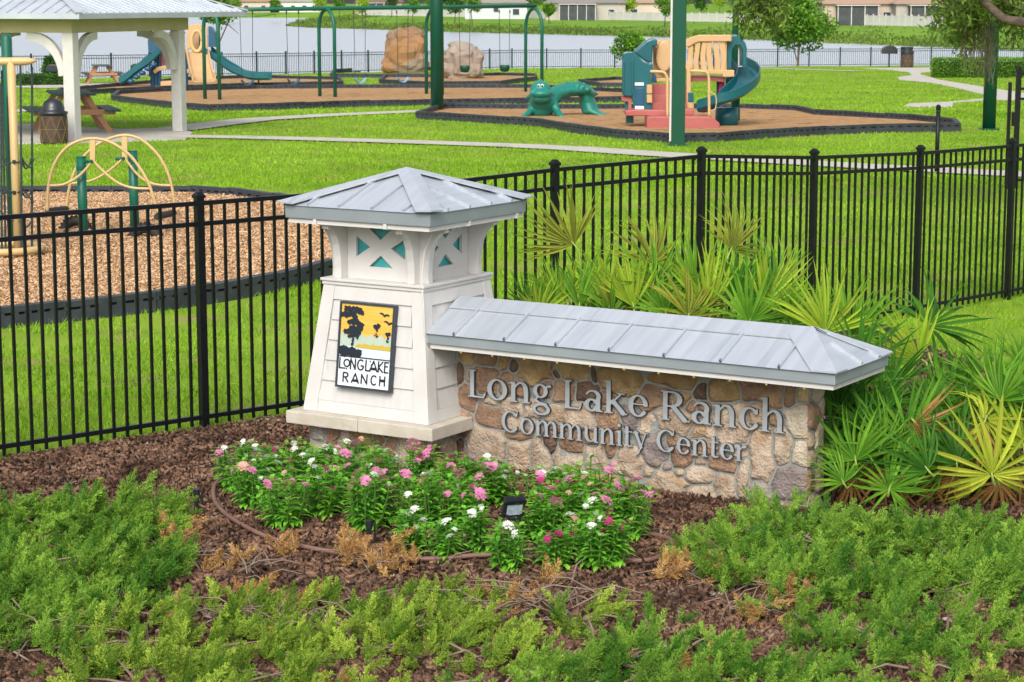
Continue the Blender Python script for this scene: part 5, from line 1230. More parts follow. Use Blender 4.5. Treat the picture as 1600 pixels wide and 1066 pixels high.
# ------------------------------------------------------------------ far play structure with several slides
pc = gp(300, 137); Y2 = pc[1]; p2 = thing('play_structure', pc, 'far play structure with tan slide and dark blue slides', 'play structure')
def z6(x, y): return (180 + x / 6.154, 20 + y / 6.154)
def p6(name, m, poly, dy, d): return MB().px([z6(*p) for p in poly], Y2 + dy, d).build(name, m, p2, bevel=.02)
def a6(x, y, dy): return at(*z6(x, y), Y2 + dy)
arch = [(690, 130), (740, 112), (800, 108), (860, 118), (885, 140)]
p6('arch_panel', M['tanplastic'], [(690, 130), (740, 112), (800, 108), (860, 118), (885, 140), (885, 200), (850, 190), (820, 172), (780, 172), (750, 195), (735, 250), (733, 345), (690, 360)], 0, .12)
p6('arch_panel', M['tanplastic'], [(860, 200), (885, 205), (885, 390), (850, 390)], 0, .12)
MB().tube([a6(785 + 52 * math.cos(t), 272 + 100 * math.sin(t), -.05) for t in np.linspace(0, 2 * math.pi, 29)], .09, 6).build('window_ring', M['tanpaint'], p2, smooth=True)
p6('back_wall', M['tanplastic'], [(740, 180), (850, 180), (850, 395), (740, 395)], .9, .06); p6('window', M['navy'], [(805, 200), (840, 200), (840, 380), (805, 380)], .85, .04)
trough('tan_slide', M['tanplastic'], smooth_path([a6(785, 385, 0), a6(795, 430, -.4), a6(815, 540, -1.2), a6(835, 620, -1.8), a6(850, 655, -2.3), a6(855, 665, -2.9)], 4), 1.0, .28, p2)
trough('blue_slide', M['teal'], smooth_path([a6(890, 400, .2), a6(960, 450, .1), a6(1080, 540, 0), a6(1190, 600, -.1), a6(1300, 640, -.1), a6(1490, 645, -.2)], 4), .75, .34, p2)
MB().tube([a6(1378, 650, -.1), a6(1378, 700, -.1)], .04, 6).build('slide_leg', M['chain'], p2)
p6('right_hood', M['navy'], [(895, 128), (925, 142), (955, 190), (972, 330), (895, 330)], .1, .7)
p6('left_hood', M['navy'], [(312, 262), (335, 236), (372, 222), (410, 235), (440, 258), (440, 405), (400, 395), (318, 385)], .1, .7)
trough('climbing_ramp', M['teal'], smooth_path([a6(415, 410, .1), a6(330, 490, 0), a6(240, 560, -.1), a6(150, 640, -.1), (a6(50, 705, -.1))], 4), .8, .4, p2)
for i in range(5): MB().lathe([(.02, -.1), (.16, -.05), (.16, .05), (.02, .12)], a6(370 - 55 * i, 500 + 40 * i, -.45), 8).build('foothold', M['navy'], p2, smooth=True)
p6('maroon_panel', M['maroon'], [(440, 200), (560, 200), (560, 510), (440, 515)], .2, .1); p6('cutout', M['pwhite'], [(455, 310), (492, 310), (492, 388), (470, 388), (455, 350)], .16, .03)
p6('under_arch', M['tanplastic'], [(360, 560), (400, 525), (460, 510), (560, 510), (560, 545), (470, 545), (420, 560), (380, 590)], .1, .15); p6('low_deck', M['tanplastic'], [(435, 660), (560, 655), (560, 700), (435, 705)], .1, .5)
for x in (358, 392, 426, 682): MB().tube([a6(x, 400 if x > 360 else 520, .3), a6(x, 735, .3)], .09, 8).build('support_post', M['navy'], p2)
p6('roof_panel', M['maroon'], [(480, 195), (560, 180), (660, 180), (680, 200)], .4, .1)
p6('low_deck', M['tanplastic'], [(690, 540), (745, 545), (745, 580), (690, 580)], .2, .4)
# ------------------------------------------------------------------ seesaw in the nearest pit
se = thing('seesaw', gp(131, 380), 'tan arched pipe seesaw on two green posts', 'seesaw')
def z4(x, y): return (x / 4, 180 + y / 4)
YA, YB = 25.1, 26.05
for (px_, py_, top, Y) in ((131, 382, 246, YA + .12), (211, 370, 237, YB + .12)):
    b = at(px_, py_, Y); t = at(px_ - .5, top, Y)
    p = MB().tube([b - (0, 0, .1), (b[0], b[1], t[2])], .058, 16).build('post', M['swinggreen'], se, smooth=True)
    MB().tube([(b[0], b[1], t[2] - .14), (b[0], b[1], t[2] - .10)], .066, 16).build('collar', M['swinggreen'], p); MB().tube([(b[0], b[1], t[2]), (b[0], b[1], t[2] + .012)], .06, 16).build('cap', M['swinggreen'], p)
arcs = [([(297, 600), (298, 520), (305, 430), (330, 330), (380, 240), (450, 180), (560, 147), (680, 165), (800, 240), (880, 340), (930, 430), (960, 520), (985, 610)], [(308, 440), (380, 437), (440, 415), (500, 375), (560, 310), (578, 284), (600, 305), (660, 365), (740, 425), (830, 455), (938, 460)], (560, 595, 150, 287), YA),
        ([(415, 600), (425, 510), (440, 430), (475, 335), (540, 240), (640, 165), (770, 126), (880, 152), (980, 240), (1040, 340), (1070, 430), (1085, 520), (1090, 610)], [(440, 428), (520, 420), (600, 398), (690, 342), (760, 280), (776, 268), (795, 290), (840, 350), (900, 405), (980, 435), (1078, 440)], (760, 795, 132, 270), YB)]
for i, (a, l, (x0_, x1_, y0_, y1_), Y) in enumerate(arcs):
    MB().tube(smooth_path([at(*z4(*p), Y) for p in a], 4), .019, 8).build('arch_pipe', M['tanpaint'], se, smooth=True)
    MB().tube(smooth_path([at(*z4(*p), Y) for p in l], 4), .016, 8).build('lower_pipe', M['tanpaint'], se, smooth=True)
    MB().px([z4(x0_, y0_), z4(x1_, y0_), z4(x1_ - 2, y1_), z4(x0_ + 2, y1_)], Y - .012, .024).build('hub_plate', M['tanpaint'], se)
    MB().tube([at(*z4((x0_ + x1_) / 2 - 4, y1_ + 2), Y - .03), at(*z4((x0_ + x1_) / 2 - 50, y1_ + 4), Y + .12)], .022, 8).build('axle', M['swinggreen'], se)
for a, b in (((297, 602, YA), (418, 586, YB)), ((975, 634, YA), (1092, 610, YB))):
    p, q = at(*z4(a[0], a[1]), a[2]), at(*z4(b[0], b[1]), b[2]); MB().tube([p, p + (q - p) * .1, p + (q - p) * .9, q], [.03, .042, .042, .03], 10).build('foot_bar', M['rubber'], se)
def tire(label, x, y):
    c = gp(x, y); root = thing('tire_bumper', c, label, 'tire', 'half buried tires under the seesaw')
    th = np.linspace(-.15, math.pi + .15, 15); R = .155
    MB().tube([c + (R * math.cos(t), -.02, R * math.sin(t) + .03) for t in th], .062, 8).build('tread', M['rubber'], root, smooth=True)
    for t in th[1:-1]: MB().box(c + ((R + .062) * math.cos(t), -.02, (R + .062) * math.sin(t) + .03), (.016, .10, .016)).build('tread_block', M['rubber'], root)
tire('half buried tire below the left end of the seesaw', 120, 368); tire('half buried tire right of the rear seesaw post', 228, 380)
# ------------------------------------------------------------------ rope net climber at the left edge
nc = thing('net_climber', gp(30, 412), 'tan pole rope net climber with green mast at the left edge', 'climber')
b = gp(29, 411); t_ = at(26, 92, b[1]); MB().tube([b - (0, 0, .1), (b[0], b[1], t_[2])], .046, 12).build('tan_pole', M['tanpaint'], nc, smooth=True)
Yg = b[1] + 1.3; g0 = at(22, 380, Yg); g1 = at(17.5, 60, Yg); MB().tube([(g0[0], g0[1], gz(g0[0], g0[1]) - .1), (g0[0], g0[1], g1[2]), (g0[0], g0[1], g1[2] + .03), (g0[0], g0[1], g1[2] + .055)], [.062, .062, .045, .015], 14).build('green_mast', M['swinggreen'], nc, smooth=True)
MB().tube([at(-120, 96, b[1]), at(-20, 96.5, b[1]), at(40, 96, b[1]), at(50, 95.5, b[1]), at(57, 94.5, b[1])], [.045, .045, .045, .03, .012], 10).build('top_arm', M['tanpaint'], nc, smooth=True)
rc_ = at(-4, 404, b[1]); rc_ = np.array((rc_[0], b[1], gz(rc_[0], b[1]) + .05))
MB().tube([rc_ + (.47 * math.cos(a),   .42 * math.sin(a) + .1, .10) for a in np.linspace(0, 2 * math.pi, 33)], .042, 10).build('base_ring', M['tanpaint'], nc, smooth=True)
M['rope'] = mat('rope', col('#2b3a3a', .8), col('#3b4a48', .8), 30, .8)
for (x0_, y0_, x1_, y1_, dy) in ((32, 102, 34, 398, -.1), (50, 105, 50, 400, .05), (3, 110, 9, 400, .2), (1, 130, 3, 400, -.2), (12, 150, 14, 395, .35)):
    MB().tube([at(x0_, y0_, b[1] + dy), at(x1_, y1_, b[1] + dy)], .013, 6).build('rope', M['rope'], nc)
for pts in ([(0, 262), (12, 256), (22, 254), (34, 255), (41, 264), (50, 250)], [(0, 308), (10, 298), (22, 302), (33, 300), (42, 309), (50, 297)], [(0, 345), (9, 336), (18, 344), (33, 346), (40, 356), (50, 345)], [(0, 240), (8, 250), (14, 262)], [(0, 290), (9, 300), (16, 310)], [(0, 330), (10, 342), (18, 352)], [(33, 245), (41, 258), (49, 262)], [(33, 292), (42, 304), (49, 312)]):
    MB().tube(smooth_path([at(x, y, b[1] - .03) for x, y in pts], 4), .011, 6).build('rope', M['rope'], nc, smooth=True)
for x, y in ((22, 253), (33, 254), (22, 301), (33, 300), (50, 250), (50, 297)): MB().lathe([(.005, -.022), (.022, -.012), (.022, .012), (.005, .022)], at(x, y, b[1] - .05), 8).build('rope_clamp', M['chain'], nc)
# ------------------------------------------------------------------ overhanging oak with hanging moss
rng = np.random.default_rng(77)
OY = 30.0; ob = np.array((10.2, 31.0, gz(10.2, 31.0)))
oak = thing('oak_tree', ob, 'oak whose mossy branches droop into the top right corner', 'tree')
tk = MB().tube([ob - (0, 0, .2), ob + (-.1, 0, 1.2), ob + (-.35, -.2, 2.2), ob + (-.6, -.4, 3.4), ob + (-.8, -.5, 5.2)], [.26, .20, .17, .14, .07], 10)
br = smooth_path([ob + (-.3, -.2, 2.1), at(1680, 44, OY), at(1625, 39, OY - .9), at(1590, 34, OY - 1.1), at(1568, 29, OY - 1.1), at(1548, 12, OY - 1.0), at(1528, -6, OY - .7), at(1490, -45, OY), at(1420, -75, OY), at(1300, -95, OY), at(1190, -90, OY)], 5)
tk.tube(br, list(np.linspace(.085, .060, 22)) + list(np.linspace(.06, .018, len(br) - 22)), 8)
tw = []
def twig(px0, py0, px1, py1, Y, sag):
    a = at(px0, py0, Y); b = at(px1, py1, Y + rng.normal(0, .12)); m_ = (a + b) / 2 + (0, 0, sag); tk.tube([a, m_, b], [.010, .007, .003], 4)
    for t in np.linspace(.1, 1, 9): tw.append((1 - t) ** 2 * a + 2 * t * (1 - t) * m_ + t * t * b)
for _ in range(85): twig(rng.uniform(1460, 1620), rng.uniform(-60, 10), rng.uniform(1445, 1625), rng.uniform(0, 58), OY + rng.normal(0, .5), .1)
for _ in range(26): twig(rng.uniform(1560, 1640), rng.uniform(-20, 20), rng.uniform(1575, 1640), rng.uniform(20, 70), OY + rng.normal(0, .4), .1)
for _ in range(10): twig(rng.uniform(1490, 1550), rng.uniform(0, 40), rng.uniform(1475, 1535), rng.uniform(50, 92), OY + rng.normal(0, .3), .06)
for _ in range(60): twig(rng.uniform(1140, 1240), rng.uniform(-60, -10), rng.uniform(1145, 1225), rng.uniform(0, 78) ** .9, OY + rng.normal(0, .3), .08)
for _ in range(40): twig(rng.uniform(1150, 1620), rng.uniform(-120, -60), rng.uniform(1150, 1640), rng.uniform(-110, -20), OY + rng.normal(0, .8), .1)
M['oakbark'] = mat('oak_bark', col('#4f4136', .8), col('#6e5d4e', .8), 14, .9, bump=1.0, bscale=22)
tk.build('trunk', M['oakbark'], oak, smooth=True)
C = np.repeat(np.array(tw), 4, 0) + rng.normal(0, .045, (len(tw) * 4, 3))
v, f = leaf_quads(C - ob, .115, rng, aspect=3.2, droop=.5, up=.2)
link('crown', np_mesh('crown', v, f), M['lf_oak'], oak)
M['moss'] = mat('spanish_moss', col('#a39a7c', .75), col('#8b8468', .75), 9, .9, transl=.2)
mo = MB()
for i in range(150):
    x = rng.uniform(1505, 1556); y0 = rng.uniform(8, 60); L = rng.uniform(25, 95); 
    if x < 1530: L *= .8
    p = [at(x + rng.normal(0, 2.2) * t * 2, y0 + L * t, OY + rng.normal(0, .04)) for t in np.linspace(0, 1, 5)]
    mo.tube(p, .0035, 3, False)
for i in range(20):
    x = rng.uniform(1195, 1235); y0 = rng.uniform(-10, 20); p = [at(x + rng.normal(0, 2) * t * 2, y0 + 45 * t * rng.uniform(.5, 1), OY) for t in np.linspace(0, 1, 5)]; mo.tube(p, .003, 3, False)
mo.build('moss', M['moss'], oak, fix=False)['kind'] = 'stuff'

# ------------------------------------------------------------------ saw palmettos
def frond_mesh(seed, spread, nl, droop, fold):
    r = np.random.default_rng(seed); mb = MB()
    for i in range(nl):
        if r.uniform() < .06: continue
        a = math.radians(-spread + 2 * spread * i / (nl - 1) + r.normal(0, 3.0)); L = (.78 + .22 * math.cos(a)) * r.uniform(.8, 1.08); sb = r.normal(0, .11)
        d = np.array((math.sin(a), math.cos(a), 0)); s = np.array((d[1], -d[0], 0)); dr_ = droop * r.uniform(.1, 2.4); lift = fold * r.uniform(.6, 1.4)
        wmax = .0245 * r.uniform(.85, 1.2); rows = []
        for t, w in ((.03, .12), (.22, .72), (.45, 1.0), (.70, .66), (.87, .30), (1.0, .04)):
            c = d * (L * t) + SZ * (lift * t - dr_ * t ** 2.6) ; c = c + s * sb * t * t
            rows.append((c - s * wmax * w + SZ * .012 * w, c - SZ * .006 * w, c + s * wmax * w + SZ * .012 * w))
        b0 = len(mb.v); mb.v += [tuple(p) for rr in rows for p in rr]
        for k in range(len(rows) - 1):
            for j in (0, 1): mb.f.append((b0 + k * 3 + j, b0 + k * 3 + j + 1, b0 + k * 3 + j + 4, b0 + k * 3 + j + 3))
    return mb.mesh('frond', fix=False)
FR = {'fan': [frond_mesh(s, 78, 25, .24, .12) for s in (1, 2, 3, 11, 12)], 'star': [frond_mesh(s, 145, 32, .34, .12) for s in (4, 5, 6, 13)], 'tight': [frond_mesh(s, 44, 22, .08, .05) for s in (7, 8)], 'star2': [frond_mesh(s, 128, 29, .55, .2) for s in (21, 22)], 'hang': [frond_mesh(s, 100, 20, .75, .1) for s in (9, 10)]}
def frmat(name, a, b, tip): return mat(name, col(a, .72), col(b, .72), 2.2, .6, island=.28, transl=.35, spec=.15, c3=col(tip, .72), s3=2.6, t3=.66)
FM = {'g': frmat('frond_green', '#5a9a2a', '#8cc23c', '#a8c84a'), 'd': frmat('frond_dark', '#3f7a28', '#62a034', '#2f6422'), 'y': frmat('frond_yellow_green', '#93bb30', '#bcd445', '#d0cf55'), 'Y': frmat('frond_yellow', '#b4c83a', '#d0d84e', '#c9b950'), 'o': frmat('frond_olive', '#8a9a35', '#b0b548', '#b39a55'), 'b': frmat('frond_brown', '#b3854a', '#c79a60', '#8a6238')}
FRC = {}
def fr_data(kind, i, m):
    k = (kind, i, m)
    if k not in FRC:
        me = FR[kind][i].copy(); me.materials.append(FM[m]); FRC[k] = me
    return FRC[k]
CL = {}
for key, (px_, py_, lb) in {'A': (1345, 775, 'green saw palmetto beside the right end of the stone wall'), 'B': (1470, 770, 'saw palmetto with one arching drooping frond at right of the bed'), 'C': (1580, 760, 'saw palmetto with yellow fronds at the right edge')}.items():
    CL[key] = thing('saw_palmetto', gp(px_, py_), lb, 'palmetto', 'saw palmettos around the sign')
for key, (x, y, lb) in {'D': (1.15, 13.7, 'tall saw palmetto with olive fronds behind the middle of the wall roof'), 'E': (.45, 13.9, 'saw palmetto with a leaning golden frond next to the tower'), 'F': (1.85, 13.3, 'saw palmetto rising behind the right end of the wall roof')}.items():
    CL[key] = thing('saw_palmetto', (x, y, gz(x, y)), lb, 'palmetto', 'saw palmettos around the sign')
M['petiole'] = mat('palmetto_stalk', col('#8fae45', .75), col('#a9bb58', .75), 6, .5)
rngp = np.random.default_rng(15)
def frond(cl, px_, py_, Y, th, L, kind, m, face=.75):
    root = CL[cl]; hub = at(px_, py_, Y); t = math.radians(th)
    d = np.array((math.cos(t), .25 * math.sin(t) + rngp.normal(0, .15), math.sin(t))); d /= np.linalg.norm(d)
    n = np.array((rngp.normal(0, .45), -face + rngp.normal(0, .2), .65 + rngp.normal(0, .25))); n -= d * (n @ d); n /= np.linalg.norm(n); s = np.cross(d, n)
    o = link('frond', fr_data(kind, rngp.integers(0, len(FR[kind])), m), None, root)
    mt = Matrix(((s[0], d[0], n[0], 0), (s[1], d[1], n[1], 0), (s[2], d[2], n[2], 0), (0, 0, 0, 1)))
    o.matrix_local = Matrix.Translation(V(hub - root_loc(root))) @ mt @ Matrix.Scale(L, 4)
    b = root_loc(root) + (rngp.normal(0, .08), rngp.normal(0, .08), 0); k = hub - d * .12 * L
    MB().tube([b, b * .45 + k * .55 + (0, 0, .12 * np.linalg.norm(k - b)), k, hub + d * .03], [.009, .008, .007, .005], 5).build('stalk', M['petiole'], root, smooth=True)
for a in [('E', 897, 382, 13.6, 128, .42, 'fan', 'o'), ('E', 925, 455, 13.7, 96, .36, 'fan', 'g'), ('E', 870, 475, 13.5, 108, .30, 'tight', 'g'), ('E', 832, 480, 13.6, 112, .26, 'fan', 'd'), ('E', 905, 480, 13.4, 84, .34, 'tight', 'g'), ('E', 952, 462, 13.5, 80, .38, 'fan', 'y'), ('E', 850, 490, 13.3, 95, .26, 'fan', 'g'),
          ('D', 1020, 412, 13.9, 104, .46, 'fan', 'o'), ('D', 1020, 446, 13.3, 80, .36, 'star', 'g'), ('D', 1105, 488, 13.1, 95, .46, 'tight', 'y'), ('D', 1142, 390, 13.9, 66, .40, 'fan', 'o'), ('D', 1085, 450, 13.4, 120, .40, 'fan', 'g'), ('D', 990, 480, 13.2, 100, .36, 'tight', 'y'), ('D', 1075, 495, 13.0, 70, .40, 'fan', 'o'), ('D', 1040, 490, 13.1, 90, .34, 'fan', 'g'),
          ('F', 1170, 505, 12.9, 66, .46, 'fan', 'g'), ('F', 1205, 455, 13.5, 74, .44, 'fan', 'g'), ('F', 1235, 510, 12.8, 78, .36, 'fan', 'g'), ('F', 1290, 520, 12.5, 82, .44, 'fan', 'y'), ('F', 1150, 465, 13.4, 80, .42, 'fan', 'd'), ('F', 1330, 528, 12.6, 40, .42, 'fan', 'g'), ('F', 1190, 480, 13.1, 60, .44, 'tight', 'y'),
          ('B', 1437, 560, 12.2, 148, .40, 'fan', 'y'), ('B', 1450, 510, 12.6, 35, .45, 'hang', 'd'), ('B', 1395, 604, 11.7, 110, .36, 'fan', 'd'), ('B', 1418, 690, 11.1, 62, .42, 'star', 'g'), ('B', 1480, 640, 11.7, 70, .40, 'fan', 'g'), ('B', 1455, 580, 12.0, -70, .34, 'tight', 'y'), ('B', 1495, 725, 11.0, 100, .36, 'fan', 'd'), ('B', 1450, 735, 10.8, 130, .36, 'fan', 'd'),
          ('A', 1337, 720, 10.9, 98, .36, 'fan', 'g'), ('A', 1310, 640, 11.4, 60, .40, 'fan', 'd'), ('A', 1320, 600, 11.6, 15, .40, 'fan', 'g'), ('A', 1365, 655, 11.4, 110, .40, 'fan', 'd'), ('A', 1300, 700, 11.2, 70, .36, 'fan', 'd'), ('A', 1390, 765, 10.7, 75, .30, 'star', 'g'), ('A', 1318, 755, 10.8, 120, .26, 'fan', 'g'), ('A', 1345, 570, 11.9, 60, .40, 'fan', 'd'), ('A', 1375, 700, 11.0, 75, .34, 'fan', 'g'),
          ('C', 1573, 632, 11.6, 90, .46, 'star', 'g'), ('C', 1537, 656, 11.2, -15, .42, 'star2', 'Y'), ('C', 1550, 742, 10.7, 100, .46, 'star2', 'Y'), ('C', 1538, 660, 11.15, -110, .30, 'tight', 'b'), ('C', 1545, 610, 11.7, 110, .34, 'fan', 'g'), ('C', 1600, 700, 11.2, 100, .42, 'fan', 'y'), ('C', 1596, 585, 11.8, 85, .34, 'fan', 'g'), ('C', 1515, 625, 11.8, 140, .34, 'fan', 'd'), ('C', 1560, 690, 11.3, -60, .40, 'hang', 'y'), ('C', 1620, 650, 11.5, 120, .36, 'fan', 'g'), ('C', 1490, 615, 11.9, 110, .32, 'fan', 'd')]: frond(*a)
for cl, x, y, th in (('A', 1330, 745, -60), ('A', 1385, 735, -100), ('B', 1455, 750, -80), ('B', 1490, 745, -120), ('C', 1560, 755, -70), ('C', 1600, 735, -100), ('B', 1430, 660, -50)): frond(cl, x, y, 11.1, th, .30, 'hang', 'b')
for i in range(26):
    cl = 'ABC'[i % 3]; x = {'A': (1300, 1400), 'B': (1390, 1510), 'C': (1500, 1630)}[cl]
    frond(cl, rngp.uniform(*x), rngp.uniform(625, 750), rngp.uniform(11.0, 11.9), rngp.uniform(40, 140), rngp.uniform(.28, .42), ['fan', 'star', 'fan'][i % 3], 'ddgdg'[i % 5])
for i in range(27):
    cl = 'EDF'[i % 3]; x = {'E': (810, 960), 'D': (950, 1130), 'F': (1120, 1290)}[cl]
    frond(cl, rngp.uniform(*x), rngp.uniform(465, 520) + (15 if cl == 'F' else 0), rngp.uniform(13.0, 14.3), rngp.uniform(55, 125), rngp.uniform(.24, .34), 'fan', 'gygyog'[i % 6])

# ------------------------------------------------------------------ flowering bedding plants
M['pleaf'] = mat('penta_leaf', col('#5aa62e', .9), col('#96d648', .9), 8, .5, island=.35, transl=.4, spec=.25, c3=col('#c4de66', .9), s3=6, t3=.64)
M['pstem'] = mat('penta_stem', col('#5f8a3a', .7), None, rough=.6)
PC = {'pink': ('#ea7ab6', '#f59fca'), 'magenta': ('#b3246e', '#cc3d84'), 'white': ('#f1f1e6', '#fbfbf4'), 'peach': ('#e8a79a', '#f0bdae')}
def head_mesh(kind, seed):
    r = np.random.default_rng(seed); mb = MB(); n = 20
    for i in range(n):
        a = i * 2.4; rr = math.sqrt((i + .5) / n); c = np.array((math.cos(a) * rr * .031, math.sin(a) * rr * .031, .016 * (1 - rr * rr) + r.normal(0, .002)))
        nn = np.array((c[0] * 9, c[1] * 9, 1.0)); nn /= np.linalg.norm(nn); e = np.cross(nn, (0, 1, .1)); e /= np.linalg.norm(e); g = np.cross(nn, e); b0 = len(mb.v); mb.v.append(tuple(c)); a0 = r.uniform(0, 6)
        for k in range(10):
            t = a0 + k * math.pi / 5; q = .0125 if k % 2 == 0 else .0055; mb.v.append(tuple(c + q * (math.cos(t) * e + math.sin(t) * g) + nn * (.002 if k % 2 == 0 else 0)))
        for k in range(10): mb.f.append((b0, b0 + 1 + k, b0 + 1 + (k + 1) % 10))
    me = mb.mesh('flower_head', fix=False); me.materials.append(PM[kind]); return me
PM = {k: mat('petals_' + k, col(a, .85), col(b, .85), 40, .6, island=.12, transl=.25) for k, (a, b) in PC.items()}
HEADS = {k: [head_mesh(k, s) for s in (1, 2)] for k in PC}
def leaf_strip(p, d, L, w, mb, up):
    d = d / np.linalg.norm(d); s = np.cross(d, up); s /= np.linalg.norm(s) + 1e-9; n = np.cross(s, d)
    pts = []
    for t, k, dz in ((0, .1, 0), (.3, .9, .02), (.62, .85, -.03), (1, .03, -.22)):
        c = p + d * L * t + n * L * dz; pts.append((c - s * w * k * .5 + n * w * .12 * k, c, c + s * w * k * .5 + n * w * .12 * k))
    b0 = len(mb.v); mb.v += [tuple(q) for r in pts for q in r]
    for k in range(3):
        for j in (0, 1): mb.f.append((b0 + k * 3 + j, b0 + k * 3 + j + 1, b0 + k * 3 + j + 4, b0 + k * 3 + j + 3))
PL = [(792, 897, 'white', 'low green plant directly below the floodlight at the hose'), (372, 772, 'white,pink,white', 'white and pink flowered plant at the left tip of the flower bed'), (402, 800, 'pink,peach,white', 'plant with pink heads low at the left front of the flower bed'), (412, 752, 'white,white,magenta', 'plant with tall white heads at the back left of the flower bed'), (448, 828, 'pink,peach', 'plant with a pink head nearest the curve of the brown hose'), (470, 772, 'white,magenta', 'leafy plant with small white buds behind the left pink plants'),
      (500, 812, 'magenta,white', 'plant with magenta and white heads left of centre'), (512, 748, 'white,white', 'white flowered plant against the left end of the stone plinth'), (540, 790, 'pink,pink,peach', 'plant with broad pink heads below the plaque'), (560, 740, 'peach,white,pink', 'tall plant with peach bud in front of the plinth'), (570, 838, 'pink,pink,white', 'large pink flowered plant behind the orange dead juniper'),
      (600, 765, 'white,peach', 'green plant with white heads in front of the plinth stones'), (612, 822, 'pink,pink', 'plant with three pink heads in the middle of the bed'), (632, 868, 'white,white', 'low plant with white heads beside the orange dead juniper'), (655, 775, 'pink,pink,pink,magenta', 'plant with a cluster of bright pink heads under the slab corner'), (676, 832, 'peach,white', 'pale budded plant below the slab corner'), (690, 880, 'white', 'low green plant with one white head at the front middle'),
      (712, 790, 'magenta,peach', 'plant with dark red heads at the plinth and wall corner'), (728, 838, 'magenta,pink,pink', 'plant with magenta head left of the floodlight'), (742, 800, 'pink,pink', 'pink flowered plant behind and left of the floodlight'), (775, 790, 'white,white', 'young pale plant directly behind the floodlight'), (744, 872, 'white', 'mostly green plant in front and left of the floodlight'), (850, 848, 'pink,magenta', 'plant with pink heads standing right of the floodlight'),
      (848, 795, 'white,white,magenta', 'white and magenta plant in front of the middle of the wall'), (862, 893, 'magenta,magenta', 'plant with magenta heads at the front over the hose'), (880, 835, 'pink,peach,magenta', 'plant with salmon pink heads right of centre'), (905, 868, 'white,peach', 'green plant with a white bud at the front right'), (925, 815, 'pink,white', 'plant with pink head and white buds against the wall at right'), (930, 895, 'white', 'small plant straddling the hose at right'), (955, 848, 'pink,white,white', 'tall plant with white heads at the right end of the bed'), (985, 850, 'pink,pink,pink', 'plant with bright pink heads at the right tip of the bed'), (960, 890, 'magenta,magenta', 'low plant with magenta heads near the right curve of the hose')]
for i, (x, y, hs, lb) in enumerate(PL):
    r = np.random.default_rng(500 + i); c = gp(x, y); root = thing('penta_plant', c, lb, 'flower', 'flowering plants in the bed'); mb = MB(); sm = MB()
    small = y > 860; Hh = (.24 if small else .20 if y < 770 and x < 740 else .27 if y < 800 else .33) * r.uniform(.9, 1.1); tips = []
    for s in range(11 if small else 16):
        a = r.uniform(0, 2 * math.pi); rad = r.uniform(.03, .17) * (0.75 if small else 1); b = c + (math.cos(a) * rad * .35, math.sin(a) * rad * .35, 0); hh = Hh * r.uniform(.75, 1.1) * (1 - .25 * rad / .17)
        t = c + (math.cos(a) * rad, math.sin(a) * rad, hh); sm.tube([b, (b + t) / 2 + (math.cos(a) * .02, math.sin(a) * .02, .01), t], [.005, .004, .003], 4); tips.append(t)
        for k in range(7):
            f_ = .22 + .78 * k / 6; p = b + (t - b) * f_; ph = k * 1.57 + r.uniform(0, 1)
            for j in (0, 1, 2):
                q = ph + j * 2.1; d = np.array((math.cos(q), math.sin(q), .15 + .45 * f_ - .35 * (1 - f_))); leaf_strip(p, d, r.uniform(.055, .09) * (1.1 - .35 * f_), r.uniform(.020, .029), mb, np.array((0, 0, 1.0)))
    sm.build('stem', M['pstem'], root); mb.build('foliage', M['pleaf'], root, fix=False)
    tips.sort(key=lambda t: -t[2] + .55 * (t[1] - c[1])); hl = hs.split(','); k = 0
    for kk, h in enumerate(hl * 4):
        t = tips[kk % len(tips)]; o = link('flower_head', HEADS[h][r.integers(0, 2)], None, root); o.location = t - c + np.array((0, 0, .012)); sc = r.uniform(.75, 1.15) * (1.05 if h == 'pink' else .85) * (1.0 if kk < len(hl) else .7); o.scale = (sc,) * 3
        o.rotation_mode = 'XYZ'; o.rotation_euler = (r.normal(.6, .25), r.normal(0, .25), r.uniform(0, 6))

# ------------------------------------------------------------------ creeping junipers
def plume(seed, dead=False):
    r = np.random.default_rng(seed); V_, F_ = [], []
    def needle(p, d, L, w):
        s = np.cross(d, r.normal(0, 1, 3)); s /= np.linalg.norm(s) + 1e-9; b = len(V_)
        V_.extend([p - s * w, p + s * w, p + d * L + r.normal(0, .0012, 3)]); F_.append((b, b + 1, b + 2))
    n = 13
    for i in range(n):
        t = i / (n - 1); p = np.array((0.02 * math.sin(t * 3 + seed), 0, t)) * .20
        for side in range(3):
            a = i * 2.4 + side * 2.1 + r.normal(0, .3); L = (.062 * (1 - t) ** .7 + .020) * r.uniform(.7, 1.25)
            d = np.array((math.cos(a) * .75, math.sin(a) * .75, .75 + .5 * t)); d /= np.linalg.norm(d)
            m = max(2, int(L / .013))
            for k in range(m):
                q = p + d * L * (k + .3) / m
                for _ in range(2 if dead else 3):
                    e = d + r.normal(0, .42, 3); e /= np.linalg.norm(e); needle(q, e, .019 * r.uniform(.7, 1.3), .0038)
    return np.array(V_), np.array(F_)
PLM = [plume(s) for s in range(5)]
